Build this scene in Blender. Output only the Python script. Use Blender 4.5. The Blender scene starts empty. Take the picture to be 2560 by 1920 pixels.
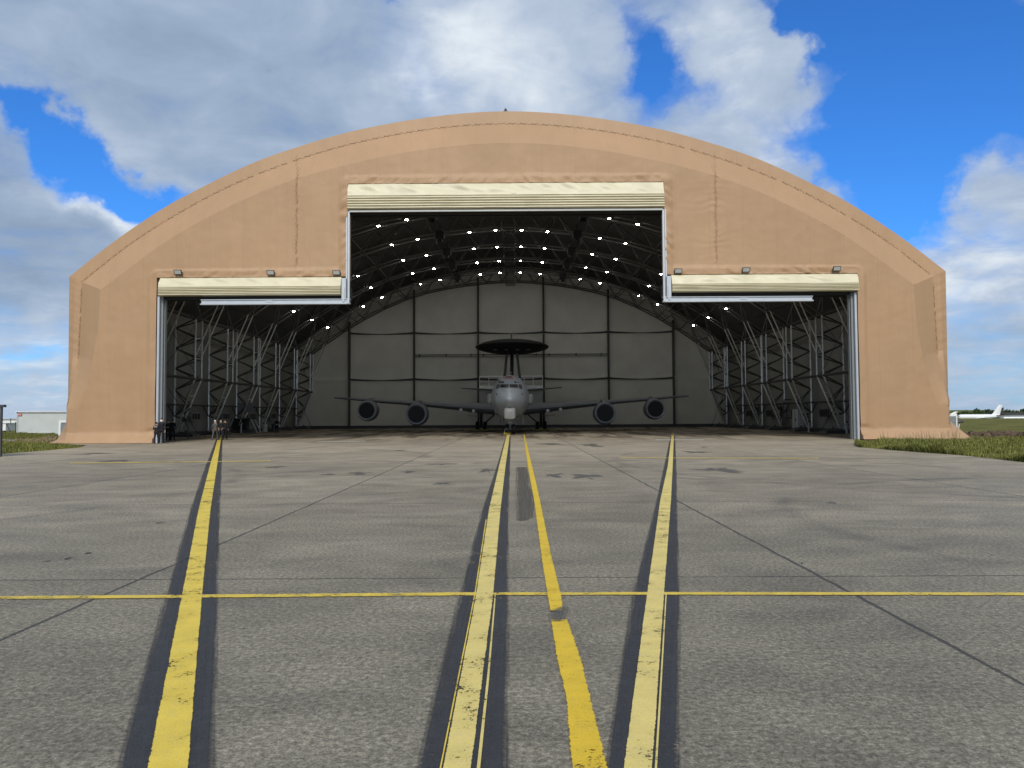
import bpy, bmesh, math, random
import numpy as np
from mathutils import Vector, Matrix, noise
from mathutils.bvhtree import BVHTree
random.seed(7); rng = np.random.default_rng(7)
SC = bpy.context.scene
COL = SC.collection
R = math.radians
# ------------------------------------------------------------------ camera
CAMH = 1.85; FPX = 1925.0
YAW = -8.0/FPX; PITCH = math.atan((1038-960)/FPX); ROLL = 0.0055
fwd = Vector((math.sin(YAW)*math.cos(PITCH), math.cos(YAW)*math.cos(PITCH), math.sin(PITCH)))
rt0 = Vector((math.cos(YAW), -math.sin(YAW), 0)); up0 = rt0.cross(fwd)
rt = rt0*math.cos(ROLL) - up0*math.sin(ROLL)
up = rt0*math.sin(ROLL) + up0*math.cos(ROLL)
CAM = Vector((0, 0, CAMH))
cam = bpy.data.cameras.new('camera'); camo = bpy.data.objects.new('camera', cam); COL.objects.link(camo)
cam.sensor_width = 36; cam.lens = FPX/2560*36; cam.clip_end = 9000; cam.clip_start = 0.05
camo.matrix_world = Matrix(((rt.x, up.x, -fwd.x, 0), (rt.y, up.y, -fwd.y, 0), (rt.z, up.z, -fwd.z, CAMH), (0, 0, 0, 1)))
SC.camera = camo
SC.view_settings.view_transform = 'Standard'; SC.view_settings.look = 'None'
SC.view_settings.exposure = 0.0; SC.view_settings.gamma = 1
def ray(px, py): return (fwd + rt*((px-1280)/FPX) + up*((960-py)/FPX))
def at(px, py, Y):
    d = ray(px, py); return CAM + d*(Y/d.y)
def gp(px, py, z=0.0):
    d = ray(px, py); return CAM + d*((z-CAMH)/d.z)
# ------------------------------------------------------------------ materials
def newmat(name):
    m = bpy.data.materials.new(name); m.use_nodes = True
    nt = m.node_tree; b = nt.nodes['Principled BSDF']; return m, nt, b
def nd(nt, t, **kw):
    n = nt.nodes.new(t)
    for k, v in kw.items():
        if k in n.inputs: n.inputs[k].default_value = v
        else: setattr(n, k, v)
    return n
def lk(nt, a, b): nt.links.new(a, b)
def noi(nt, vec, scale, detail=4, rough=.55, dist=0):
    n = nt.nodes.new('ShaderNodeTexNoise'); n.inputs['Scale'].default_value = scale
    n.inputs['Detail'].default_value = detail; n.inputs['Roughness'].default_value = rough
    n.inputs['Distortion'].default_value = dist
    if vec is not None: lk(nt, vec, n.inputs['Vector'])
    return n.outputs['Fac']
def ramp(nt, fac, pts):
    n = nt.nodes.new('ShaderNodeValToRGB'); e = n.color_ramp.elements
    while len(e) < len(pts): e.new(0.5)
    for i, (p, c) in enumerate(pts):
        e[i].position = p
        if not isinstance(c, (tuple, list)): c = (c, c, c)
        e[i].color = (c[0], c[1], c[2], 1)
    lk(nt, fac, n.inputs['Fac']); return n.outputs['Color']
def mth(nt, op, a, b=None, c=None, clamp=False):
    n = nt.nodes.new('ShaderNodeMath'); n.operation = op; n.use_clamp = clamp
    for i, v in enumerate((a, b, c)):
        if v is None: continue
        if isinstance(v, (int, float)): n.inputs[i].default_value = v
        else: lk(nt, v, n.inputs[i])
    return n.outputs[0]
def mixc(nt, fac, a, b, mode='MIX'):
    n = nt.nodes.new('ShaderNodeMix'); n.data_type = 'RGBA'; n.blend_type = mode
    for k, v in ((0, fac), (6, a), (7, b)):
        if isinstance(v, (int, float)): n.inputs[k].default_value = v
        elif isinstance(v, (tuple, list)): n.inputs[k].default_value = (v[0], v[1], v[2], 1)
        else: lk(nt, v, n.inputs[k])
    return n.outputs[2]
def mapping(nt, scale=(1, 1, 1), rot=(0, 0, 0), kind='Object'):
    tc = nt.nodes.new('ShaderNodeTexCoord'); mp = nt.nodes.new('ShaderNodeMapping')
    mp.inputs['Scale'].default_value = scale; mp.inputs['Rotation'].default_value = rot
    lk(nt, tc.outputs[kind], mp.inputs['Vector']); return mp.outputs['Vector']
def bump(nt, b, h, dist=.02, strength=.5):
    n = nt.nodes.new('ShaderNodeBump'); n.inputs['Distance'].default_value = dist; n.inputs['Strength'].default_value = strength
    lk(nt, h, n.inputs['Height']); lk(nt, n.outputs['Normal'], b.inputs['Normal'])
def simple(name, col, rough=.6, metal=0, var=.15, scale=3, bmp=0, bscale=20):
    m, nt, b = newmat(name)
    v = mapping(nt); f = noi(nt, v, scale, 5)
    c = ramp(nt, f, [(.3, tuple(x*(1-var) for x in col)), (.7, tuple(min(1, x*(1+var)) for x in col))])
    lk(nt, c, b.inputs['Base Color']); b.inputs['Roughness'].default_value = rough; b.inputs['Metallic'].default_value = metal
    if bmp: bump(nt, b, noi(nt, v, bscale, 4), bmp, .5)
    return m
M = {}
def fabric(name, col, dirt):
    m, nt, b = newmat(name)
    v = mapping(nt)
    f = noi(nt, v, .12, 5, .6); f2 = noi(nt, mapping(nt, (1.2, 1.2, .12)), 1.0, 5, .6)
    c = mixc(nt, ramp(nt, f, [(.3, 0), (.7, 1)]), col, tuple(x*dirt for x in col))
    c = mixc(nt, ramp(nt, f2, [(.42, 0), (.75, .35)]), c, tuple(x*.78 for x in col))
    # welded panel seams every 2.4 m
    s = nt.nodes.new('ShaderNodeSeparateXYZ'); lk(nt, nt.nodes['Texture Coordinate'].outputs['Object'] if 'Texture Coordinate' in nt.nodes else v, s.inputs[0])
    w = mth(nt, 'PINGPONG', mth(nt, 'ADD', s.outputs[0], .35), 1.2)
    line = mth(nt, 'LESS_THAN', w, .022)
    c = mixc(nt, mth(nt, 'MULTIPLY', line, .12), c, (.2, .13, .08))
    lk(nt, c, b.inputs['Base Color']); b.inputs['Roughness'].default_value = .55
    b.inputs['Specular IOR Level'].default_value = .35
    h = mth(nt, 'ADD', noi(nt, mapping(nt, (1, 1, 1)), .9, 3), mth(nt, 'MULTIPLY', noi(nt, mapping(nt, (3.2, 1, 1.2), (0, .5, 0)), 1.5, 4, .55, .6), .35))
    bump(nt, b, h, .1, .22)
    return m
M['fabric'] = fabric('tan_fabric', (.425, .268, .150), .88)
M['cream'] = simple('cream_fabric', (.60, .55, .385), .5, 0, .05, .8, .02, 3)
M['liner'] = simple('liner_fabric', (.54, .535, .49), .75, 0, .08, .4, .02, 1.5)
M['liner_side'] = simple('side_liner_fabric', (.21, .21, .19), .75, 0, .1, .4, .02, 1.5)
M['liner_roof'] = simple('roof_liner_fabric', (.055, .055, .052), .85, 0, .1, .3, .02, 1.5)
M['steel'] = simple('galvanised_tube', (.62, .62, .60), .30, .75, .18, 4)
M['steel_dark'] = simple('dark_steel', (.055, .055, .053), .75, 0, .2, 4)
M['alu'] = simple('aluminium', (.46, .49, .52), .45, .3, .06, 2)
M['lace'] = simple('lace_cord', (.25, .16, .095), .8, 0, .2, 5)
M['black'] = simple('black_rubber', (.012, .012, .013), .6, 0, .2, 5)
M['contwhite'] = simple('container_paint', (.50, .53, .51), .5, 0, .06, 1.2)
M['chin'] = simple('chin_paint', (.29, .30, .29), .5, 0, .06, 2)
M['white'] = simple('white_panel', (.72, .74, .73), .5, 0, .05, 1.2)
M['lgrey'] = simple('light_grey', (.42, .44, .44), .5, 0, .08, 2)
M['grille'] = simple('grey_grille', (.22, .24, .25), .5, .2, .1, 8)
M['red'] = simple('red_paint', (.55, .03, .03), .45)
M['dgrey'] = simple('dark_grey', (.05, .05, .055), .5, .1, .2, 4)
M['soil'] = simple('soil', (.085, .055, .035), .95, 0, .5, 1.5, .06, 4)
def aircraft_paint(name, col, rough):
    m, nt, b = newmat(name); v = mapping(nt)
    c = mixc(nt, ramp(nt, noi(nt, v, .9, 6, .65), [(.35, 0), (.7, .45)]), col, tuple(x*.8 for x in col))
    st = noi(nt, mapping(nt, (6, .5, 6)), 1.5, 4)
    c = mixc(nt, ramp(nt, st, [(.55, 0), (.8, .3)]), c, tuple(x*.6 for x in col))
    # panel lines
    s = nt.nodes.new('ShaderNodeSeparateXYZ'); lk(nt, v, s.inputs[0])
    l1 = mth(nt, 'LESS_THAN', mth(nt, 'PINGPONG', s.outputs[1], .9), .008)
    c = mixc(nt, mth(nt, 'MULTIPLY', l1, .3), c, (.05, .05, .05))
    lk(nt, c, b.inputs['Base Color']); b.inputs['Roughness'].default_value = rough
    return m
M['paint'] = aircraft_paint('grey_aircraft_paint', (.42, .465, .51), .36)
M['paint_d'] = aircraft_paint('dark_grey_aircraft_paint', (.17, .182, .20), .45)
M['dome'] = simple('black_dome_paint', (.005, .005, .006), .85, 0, .2, 1)
M['pale'] = simple('pale_grey_composite', (.48, .49, .47), .45, 0, .06, 2)
M['pink'] = simple('faded_red_marking', (.55, .16, .15), .6, 0, .15, 9)
M['glass'] = simple('cockpit_glass', (.006, .007, .010), .35)
M['steel_white'] = simple('white_gantry_paint', (.9, .92, .9), .4, 0, .08, 2)
M['yellow_obj'] = simple('yellow_chock_paint', (.75, .58, .03), .5, 0, .1, 4)
M['yellow_dull'] = simple('dull_yellow_paint', (.50, .48, .12), .6, 0, .1, 4)
M['skin'] = simple('skin', (.45, .27, .19), .6, 0, .05, 5)
M['hair'] = simple('dark_hair', (.015, .012, .01), .7)
M['blackcloth'] = simple('black_cloth', (.006, .0065, .009), .85, 0, .25, 8)
M['navycloth'] = simple('navy_cloth', (.007, .009, .018), .85, 0, .2, 8)
M['greycloth'] = simple('grey_overalls', (.09, .092, .085), .85, 0, .15, 8)
M['mask'] = simple('white_cloth', (.75, .75, .75), .7)
M['bark'] = simple('bark', (.07, .055, .04), .9)
def emis(name, col, s):
    m, nt, b = newmat(name); b.inputs['Base Color'].default_value = (.8, .8, .8, 1)
    b.inputs['Emission Color'].default_value = (*col, 1); b.inputs['Emission Strength'].default_value = s
    m.cycles.emission_sampling = 'NONE'; return m
M['lamp'] = emis('lit_lens', (1, .98, .9), 175); M['lamp'].cycles.emission_sampling = 'FRONT_BACK'
M['land'] = emis('lamp_glass', (1, 1, 1), .0)
def leafmat(name, c1, c2):
    m, nt, b = newmat(name)
    g = nt.nodes.new('ShaderNodeNewGeometry')
    f = mth(nt, 'ADD', mth(nt, 'MULTIPLY', g.outputs['Random Per Island'], .6), mth(nt, 'MULTIPLY', noi(nt, mapping(nt), .5, 3), .6))
    lk(nt, ramp(nt, f, [(.25, c1), (.85, c2)]), b.inputs['Base Color'])
    b.inputs['Roughness'].default_value = .7; b.inputs['Specular IOR Level'].default_value = .2
    return m
M['grass'] = leafmat('grass_blades', (.035, .052, .008), (.23, .23, .06))
M['drygrass'] = leafmat('dry_grass', (.20, .16, .08), (.36, .30, .17))
M['leaf'] = leafmat('tree_leaves', (.018, .035, .012), (.07, .10, .03))
def field_mat():
    m, nt, b = newmat('grass_field'); v = mapping(nt)
    f = noi(nt, v, .25, 8, .65); f2 = noi(nt, v, 3, 6, .7)
    c = ramp(nt, mth(nt, 'ADD', mth(nt, 'MULTIPLY', f, .6), mth(nt, 'MULTIPLY', f2, .4)),
             [(.38, (.05, .056, .012)), (.5, (.115, .115, .026)), (.62, (.24, .20, .065))])
    s = nt.nodes.new('ShaderNodeSeparateXYZ'); lk(nt, v, s.inputs[0])
    # churned soil beside the right corner
    dx = mth(nt, 'DIVIDE', mth(nt, 'SUBTRACT', s.outputs[0], 56), 24); dy = mth(nt, 'DIVIDE', mth(nt, 'SUBTRACT', s.outputs[1], 66), 8)
    r = mth(nt, 'SQRT', mth(nt, 'ADD', mth(nt, 'MULTIPLY', dx, dx), mth(nt, 'MULTIPLY', dy, dy)))
    r = mth(nt, 'ADD', r, mth(nt, 'MULTIPLY', mth(nt, 'SUBTRACT', noi(nt, v, .5, 6, .7), .5), 1.6))
    k = ramp(nt, r, [(.75, 1), (1.0, 0)])
    soil = ramp(nt, noi(nt, v, 1.3, 6, .7), [(.35, (.03, .022, .015)), (.7, (.14, .095, .06))])
    c = mixc(nt, k, c, soil)
    lk(nt, c, b.inputs['Base Color']); b.inputs['Roughness'].default_value = .95; b.inputs['Specular IOR Level'].default_value = .1
    bump(nt, b, f2, .15, .8); return m
M['field'] = field_mat()
def concrete_mat():
    m, nt, b = newmat('apron_concrete'); v = mapping(nt)
    s = nt.nodes.new('ShaderNodeSeparateXYZ'); lk(nt, v, s.inputs[0])
    X, Y = s.outputs[0], s.outputs[1]
    big = noi(nt, v, .10, 6, .6); mid = noi(nt, mapping(nt, (.6, 1, 1)), .9, 7, .68, .4); fine = noi(nt, v, 22, 5, .75); grit = noi(nt, v, 60, 4, .85)
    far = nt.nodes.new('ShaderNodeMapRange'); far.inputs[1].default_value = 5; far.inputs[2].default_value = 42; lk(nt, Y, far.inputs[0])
    c0 = mixc(nt, far.outputs[0], (.205, .183, .138), (.345, .292, .215))  # paler with distance: the glare off the far apron is put into the colour
    c = mixc(nt, ramp(nt, big, [(.35, 0), (.65, 1)]), c0, mixc(nt, 1.0, c0, (.76, .765, .75), 'MULTIPLY'))
    c = mixc(nt, 1.0, c, ramp(nt, mid, [(.25, .60), (.5, 1.0), (.72, 1.34)]), 'MULTIPLY')
    c = mixc(nt, 1.0, c, ramp(nt, fine, [(.32, .40), (.5, .96), (.68, 1.75)]), 'MULTIPLY')
    c = mixc(nt, 1.0, c, ramp(nt, grit, [(.30, .45), (.5, 1.0), (.70, 1.75)]), 'MULTIPLY')
    # slab tone
    ix = mth(nt, 'FLOOR', mth(nt, 'DIVIDE', mth(nt, 'ADD', X, 4.3), 7.75)); iy = mth(nt, 'FLOOR', mth(nt, 'DIVIDE', mth(nt, 'SUBTRACT', Y, 1.35), 7.5))
    cb = nt.nodes.new('ShaderNodeCombineXYZ'); lk(nt, ix, cb.inputs[0]); lk(nt, iy, cb.inputs[1])
    wn = nt.nodes.new('ShaderNodeTexWhiteNoise'); lk(nt, cb.outputs[0], wn.inputs['Vector'])
    c = mixc(nt, 1.0, c, ramp(nt, wn.outputs['Value'], [(0, .90), (1, 1.08)]), 'MULTIPLY')
    # joints with wobble
    wob = mth(nt, 'MULTIPLY', mth(nt, 'SUBTRACT', noi(nt, v, 1.8, 4), .5), .06)
    jx = mth(nt, 'PINGPONG', mth(nt, 'ADD', mth(nt, 'ADD', X, 4.3), wob), 3.875)
    jy = mth(nt, 'PINGPONG', mth(nt, 'ADD', mth(nt, 'SUBTRACT', Y, 8.85), wob), 3.75)
    wj = mth(nt, 'ADD', mth(nt, 'MULTIPLY', noi(nt, v, .7, 4), .034), .006)
    wj2 = mth(nt, 'MULTIPLY', wj, .8)
    # joint distance to the nearest multiple: pingpong gives 0 at multiples of 2*scale
    jm = mth(nt, 'MAXIMUM', mth(nt, 'LESS_THAN', jx, wj), mth(nt, 'LESS_THAN', jy, wj2))
    c = mixc(nt, mth(nt, 'MULTIPLY', jm, .8), c, (.028, .027, .028))
    # brownish wide stains and tyre scuffs (arcs)
    stn = ramp(nt, noi(nt, mapping(nt, (.35, .9, 1)), .5, 5, .6), [(.60, 0), (.72, .5)])
    c = mixc(nt, stn, c, (.115, .095, .078))
    pk = ramp(nt, noi(nt, mapping(nt, (.5, .5, 1), (0, 0, .3)), .33, 4, .6), [(.62, 0), (.75, .22)])
    c = mixc(nt, pk, c, (.30, .19, .17))
    for cx, cy, rr, w in ((9, 26, 5.5, .3), (-5, 21, 3.2, .25), (14, 13, 9, .3), (-16, 34, 12, .4), (20, 30, 16, .3), (-22, 20, 14, .3)):
        dx = mth(nt, 'SUBTRACT', X, cx); dy = mth(nt, 'SUBTRACT', Y, cy)
        q = mth(nt, 'SQRT', mth(nt, 'ADD', mth(nt, 'MULTIPLY', dx, dx), mth(nt, 'MULTIPLY', dy, dy)))
        q = mth(nt, 'ABSOLUTE', mth(nt, 'SUBTRACT', q, rr))
        a = nt.nodes.new('ShaderNodeMapRange'); a.inputs[1].default_value = w; a.inputs[2].default_value = 0; a.inputs[3].default_value = 0; a.inputs[4].default_value = .45; lk(nt, q, a.inputs[0])
        a2 = mth(nt, 'MULTIPLY', a.outputs[0], ramp(nt, noi(nt, v, .45, 3), [(.42, 0), (.62, 1)]))
        c = mixc(nt, a2, c, (.06, .055, .05))
    # oily streaks inside the hangar, drawn by wheels along the axis
    inm = nt.nodes.new('ShaderNodeMapRange'); inm.inputs[1].default_value = 52; inm.inputs[2].default_value = 68; lk(nt, Y, inm.inputs[0])
    st = ramp(nt, noi(nt, mapping(nt, (1.1, .16, 1)), .55, 5, .6, .3), [(.47, 0), (.56, .85)])
    c = mixc(nt, mth(nt, 'MULTIPLY', st, inm.outputs[0]), c, (.06, .045, .03))
    lk(nt, c, b.inputs['Base Color'])
    b.inputs['Specular IOR Level'].default_value = .35
    lk(nt, ramp(nt, mid, [(.3, .62), (.7, .85)]), b.inputs['Roughness'])
    h = mth(nt, 'ADD', fine, mth(nt, 'MULTIPLY', grit, .6)); bump(nt, b, h, .012, .7)
    return m
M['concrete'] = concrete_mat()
def paintmark(name, col, wear, edge=.08, dust=(.3, .28, .22), soft=False):
    """worn road paint; uv.x across 0..1, uv.y metres along; ragged edges let the concrete show"""
    m, nt, b = newmat(name)
    tc = nt.nodes.new('ShaderNodeTexCoord'); s = nt.nodes.new('ShaderNodeSeparateXYZ'); lk(nt, tc.outputs['UV'], s.inputs[0])
    v = tc.outputs['Object']
    fa = noi(nt, v, 34, 5, .75); fb = noi(nt, v, 3.0, 5, .65); fc = noi(nt, v, 110, 3, .7)
    c = ramp(nt, fb, [(.3, tuple(x*.86 for x in col)), (.7, tuple(min(1, x*1.08) for x in col))])
    c = mixc(nt, ramp(nt, noi(nt, v, 9, 5, .7), [(.5, 0), (.8, .35)]), c, dust)
    c = mixc(nt, 1.0, c, ramp(nt, fc, [(.3, .85), (.7, 1.12)]), 'MULTIPLY')
    lk(nt, c, b.inputs['Base Color']); b.inputs['Roughness'].default_value = .6
    bump(nt, b, mth(nt, 'ADD', fa, fc), .008, .5)
    d = mth(nt, 'MINIMUM', s.outputs[0], mth(nt, 'SUBTRACT', 1, s.outputs[0]))       # distance to the edge
    e = mth(nt, 'ADD', mth(nt, 'DIVIDE', d, edge), mth(nt, 'MULTIPLY', mth(nt, 'SUBTRACT', mth(nt, 'ADD', mth(nt, 'MULTIPLY', fa, .6), mth(nt, 'MULTIPLY', fb, .4)), .5), 2.6))
    keep = ramp(nt, e, [(.18, 0), (.32, 1)])
    bigw = noi(nt, v, .55, 3, .6)
    chips = ramp(nt, mth(nt, 'ADD', mth(nt, 'ADD', mth(nt, 'MULTIPLY', fa, .6), mth(nt, 'MULTIPLY', fb, .4)), mth(nt, 'MULTIPLY', mth(nt, 'SUBTRACT', bigw, .5), .32)), [(wear-.02, 0), (wear+.01, 1)])
    if soft:
        su = nt.nodes.new('ShaderNodeCombineXYZ'); lk(nt, mth(nt, 'MULTIPLY', s.outputs[0], 14), su.inputs[0]); lk(nt, mth(nt, 'MULTIPLY', s.outputs[1], .35), su.inputs[1])
        stn = noi(nt, su.outputs[0], 1.0, 6, .7)
        keep = mth(nt, 'MULTIPLY', ramp(nt, mth(nt, 'ADD', mth(nt, 'DIVIDE', d, edge), mth(nt, 'MULTIPLY', mth(nt, 'SUBTRACT', stn, .5), 2.2)), [(.0, 0), (1.0, 1)]), ramp(nt, mth(nt, 'ADD', mth(nt, 'MULTIPLY', fc, .5), mth(nt, 'MULTIPLY', stn, .5)), [(.36, .35), (.50, 1)]))
    k = mth(nt, 'MULTIPLY', keep, chips)
    tr = nt.nodes.new('ShaderNodeBsdfTransparent'); mx = nt.nodes.new('ShaderNodeMixShader')
    lk(nt, k, mx.inputs[0]); lk(nt, tr.outputs[0], mx.inputs[1]); lk(nt, b.outputs[0], mx.inputs[2])
    lk(nt, mx.outputs[0], nt.nodes['Material Output'].inputs['Surface'])
    return m
M['yel'] = paintmark('worn_yellow_paint', (.70, .515, .065), .425, .09, (.55, .46, .22))
M['yel2'] = paintmark('fresh_yellow_paint', (.70, .47, .022), .40, .16, (.5, .38, .10))
M['yelpale'] = paintmark('pale_yellow_paint', (.68, .54, .17), .41, .09, (.62, .54, .32))
M['yelthin'] = paintmark('thin_yellow_paint', (.66, .48, .06), .43, .26, (.5, .42, .2))
M['whi'] = paintmark('faint_white_paint', (.45, .44, .40), .44, .3, (.35, .33, .3))
M['blk'] = paintmark('blackout_paint', (.027, .028, .032), .40, .10, (.09, .088, .082), True)
M['patch'] = paintmark('dark_patch', (.10, .095, .088), .44, .6, (.13, .12, .11), True)
M['patchb'] = paintmark('brown_patch', (.085, .072, .055), .36, .4, (.12, .1, .085), True)

# ------------------------------------------------------------------ mesh helpers
class MB:
    def __init__(s): s.v = []; s.f = []; s.uv = {}
    def add(s, vs, fs):
        o = len(s.v); s.v += [tuple(p) for p in vs]; s.f += [tuple(i+o for i in f) for f in fs]; return o
    def box(s, c, size, rot=None):
        hx, hy, hz = size[0]/2, size[1]/2, size[2]/2
        vs = [Vector((x, y, z)) for x in (-hx, hx) for y in (-hy, hy) for z in (-hz, hz)]
        if rot is not None: vs = [rot @ p for p in vs]
        vs = [p+Vector(c) for p in vs]
        s.add(vs, [(0, 1, 3, 2), (4, 6, 7, 5), (0, 4, 5, 1), (2, 3, 7, 6), (0, 2, 6, 4), (1, 5, 7, 3)]); return s
    def tube(s, p, q, r, n=8, r2=None, cap=True):
        p, q = Vector(p), Vector(q); d = (q-p)
        if d.length < 1e-6: return s
        d.normalize(); a = d.orthogonal().normalized(); b = d.cross(a); r2 = r if r2 is None else r2
        vs = []
        for c, rr in ((p, r), (q, r2)):
            for i in range(n):
                t = 2*math.pi*i/n; vs.append(c + a*(rr*math.cos(t)) + b*(rr*math.sin(t)))
        fs = [(i, (i+1) % n, n+(i+1) % n, n+i) for i in range(n)]
        if cap: fs += [tuple(range(n-1, -1, -1)), tuple(range(n, 2*n))]
        s.add(vs, fs); return s
    def path(s, pts, r, n=8):
        for a, b in zip(pts, pts[1:]): s.tube(a, b, r, n)
        return s
    def loft(s, rings, closed=True, caps=True):
        n = len(rings[0]); vs = [p for rg in rings for p in rg]; fs = []
        for i in range(len(rings)-1):
            for j in range(n if closed else n-1):
                k = (j+1) % n; fs.append((i*n+j, i*n+k, (i+1)*n+k, (i+1)*n+j))
        if caps and closed: fs += [tuple(range(n-1, -1, -1)), tuple((len(rings)-1)*n+i for i in range(n))]
        s.add(vs, fs); return s
    def build(s, name, mat, parent=None, smooth=False, autosm=None):
        me = bpy.data.meshes.new(name); me.from_pydata(s.v, [], s.f); me.update()
        o = bpy.data.objects.new(name, me); COL.objects.link(o)
        me.materials.append(mat)
        if smooth:
            me.polygons.foreach_set('use_smooth', [True]*len(me.polygons))
            if autosm: me.set_sharp_from_angle(angle=R(autosm))
        if parent is not None:
            o.parent = parent; o.matrix_parent_inverse = parent.matrix_world.inverted()
        return o
def tag(o, label, cat=None, group=None, kind=None):
    if label: o['label'] = label
    if cat: o['category'] = cat
    if group: o['group'] = group
    if kind: o['kind'] = kind
    return o
def struct(o): o['kind'] = 'structure'; return o
def empty(name, loc, label, cat, group=None):
    o = bpy.data.objects.new(name, None); COL.objects.link(o); o.location = loc
    o.empty_display_size = .3
    bpy.context.view_layer.update()
    return tag(o, label, cat, group)
def bevel(o, w=.03, seg=2):
    b = o.modifiers.new('bevel', 'BEVEL'); b.width = w; b.segments = seg; b.limit_method = 'ANGLE'; b.angle_limit = R(35); return o
def copy_tree(o, parent=None):
    c = o.copy(); COL.objects.link(c)
    if parent is not None: c.parent = parent; c.matrix_parent_inverse = o.matrix_parent_inverse.copy()
    for ch in o.children: copy_tree(ch, c)
    return c
def curve(tbl, x):
    """smooth symmetric interpolation of a half profile"""
    xs = [a for a, _ in tbl]; ys = [b for _, b in tbl]
    X = [-a for a in reversed(xs[1:])]+xs; Yv = list(reversed(ys[1:]))+ys
    x = max(-xs[-1], min(xs[-1], x)); 
    i = max(0, min(len(X)-2, int(np.searchsorted(X, x))-1))
    def m(k):
        if k <= 0: return (Yv[1]-Yv[0])/(X[1]-X[0])
        if k >= len(X)-1: return (Yv[-1]-Yv[-2])/(X[-1]-X[-2])
        return (Yv[k+1]-Yv[k-1])/(X[k+1]-X[k-1])
    h = X[i+1]-X[i]; t = (x-X[i])/h
    return (2*t**3-3*t**2+1)*Yv[i]+(t**3-2*t**2+t)*h*m(i)+(-2*t**3+3*t**2)*Yv[i+1]+(t**3-t**2)*h*m(i+1)
# ------------------------------------------------------------------ ground
def sheet(name, pts, z, mat):
    mb = MB(); mb.add([(p[0], p[1], z) for p in pts], [tuple(range(len(pts)))]); return mb.build(name, mat)
def terrain_z(x, y):
    t = max(0, min(1, (y-235)/420)); t = t*t*(3-2*t)
    return -0.035 - 8.0*t
mb = MB(); ys = [-80, 0, 40, 60, 80, 110, 150, 200, 235, 260, 300, 350, 400, 450, 500, 560, 620, 700, 900, 1500, 3000, 6000]
xs = [-5000, -2000, -900, -400, -200, -100, -50, 0, 50, 100, 200, 400, 900, 2000, 5000]
mb.add([(x, y, terrain_z(x, y)) for y in ys for x in xs], [(j*len(xs)+i, j*len(xs)+i+1, (j+1)*len(xs)+i+1, (j+1)*len(xs)+i) for j in range(len(ys)-1) for i in range(len(xs)-1)])
struct(mb.build('ground', M['field'], smooth=True))
RE = [gp(2142, 1108), gp(2148, 1118), gp(2250, 1127), gp(2400, 1138), gp(2560, 1155), gp(2800, 1185), gp(3300, 1260)]
LE = [gp(215, 1113), gp(204, 1118), gp(108, 1127), gp(0, 1135), gp(-200, 1152), gp(-700, 1200)]
YF = 55.0; CX = -0.6
ap = [(-60, -12), (60, -12)] + [(p.x, p.y) for p in reversed(RE)] + [(CX+25.1, YF), (CX+32, YF+1), (CX+32, 114), (CX-32, 114), (CX-32, YF+1), (CX-31.6, YF-1.2)] + [(p.x, p.y) for p in LE]
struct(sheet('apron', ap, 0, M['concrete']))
lp = [gp(60, 1106), gp(150, 1103), gp(165, 1096), gp(-60, 1099), gp(-100, 1103)]
struct(sheet('path', [(p.x, p.y) for p in lp], 0.01, M['concrete']))
def ribbon(name, secs, z, mat, step=.25):
    """secs: (y_px, x_left_px, x_right_px)"""
    L = [gp(a, y) for y, a, b in secs]; Rr = [gp(b, y) for y, a, b in secs]
    pl, pr = [], []
    for i in range(len(L)-1):
        n = max(2, int((L[i+1]-L[i]).length/step))
        for k in range(n):
            t = k/n; pl.append(L[i].lerp(L[i+1], t)); pr.append(Rr[i].lerp(Rr[i+1], t))
    pl.append(L[-1]); pr.append(Rr[-1])
    mb = MB(); n = len(pl); vs = []
    for a, b in zip(pl, pr): vs += [(a.x, a.y, z), (b.x, b.y, z)]
    mb.add(vs, [(2*i, 2*i+1, 2*i+3, 2*i+2) for i in range(n-1)])
    o = mb.build(name, mat); uv = o.data.uv_layers.new(name='UVMap'); d = 0; dist = [0]
    for i in range(1, n): d += (pl[i]-pl[i-1]).length; dist.append(d)
    k = 0
    for i in range(n-1):
        for (u, vv) in ((0, dist[i]), (1, dist[i]), (1, dist[i+1]), (0, dist[i+1])): uv.data[k].uv = (u, vv); k += 1
    return struct(o)
def hribbon(name, secs, z, mat):
    """horizontal stripe; secs: (x_px, y_far, y_near)"""
    N = [gp(x, yn) for x, yf, yn in secs]; F_ = [gp(x, yf) for x, yf, yn in secs]
    mb = MB(); vs = []
    for a, b in zip(F_, N): vs += [(a.x, a.y, z), (b.x, b.y, z)]
    mb.add(vs, [(2*i, 2*i+1, 2*i+3, 2*i+2) for i in range(len(N)-1)])
    o = mb.build(name, mat); uv = o.data.uv_layers.new(name='UVMap'); k = 0
    for i in range(len(N)-1):
        for (u, x) in ((0, N[i].x), (1, N[i].x), (1, N[i+1].x), (0, N[i+1].x)): uv.data[k].uv = (u, x); k += 1
    return struct(o)
def ext(secs):  # carry the ribbon on under the camera
    (y0, a0, b0), (y1, a1, b1) = secs[0], secs[1]; t = (2150-y0)/(y0-y1)
    return [(2150, a0+(a0-a1)*t, b0+(b0-b1)*t)]+secs
ribbon('blackout_band', ext([(1920, 284, 545), (1490, 411, 547), (1274, 474, 552), (1167, 512, 555.5), (1098, 540, 557)]), .004, M['blk'])
ribbon('blackout_band', ext([(1920, 1032, 1278), (1486, 1146, 1273), (1274, 1204, 1273), (1167, 1241, 1276), (1090, 1264, 1277)]), .004, M['blk'])
ribbon('blackout_band', ext([(1920, 1506, 1705), (1486, 1578, 1702), (1252, 1640, 1694), (1167, 1659, 1692), (1090, 1676, 1688)]), .004, M['blk'])
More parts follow.
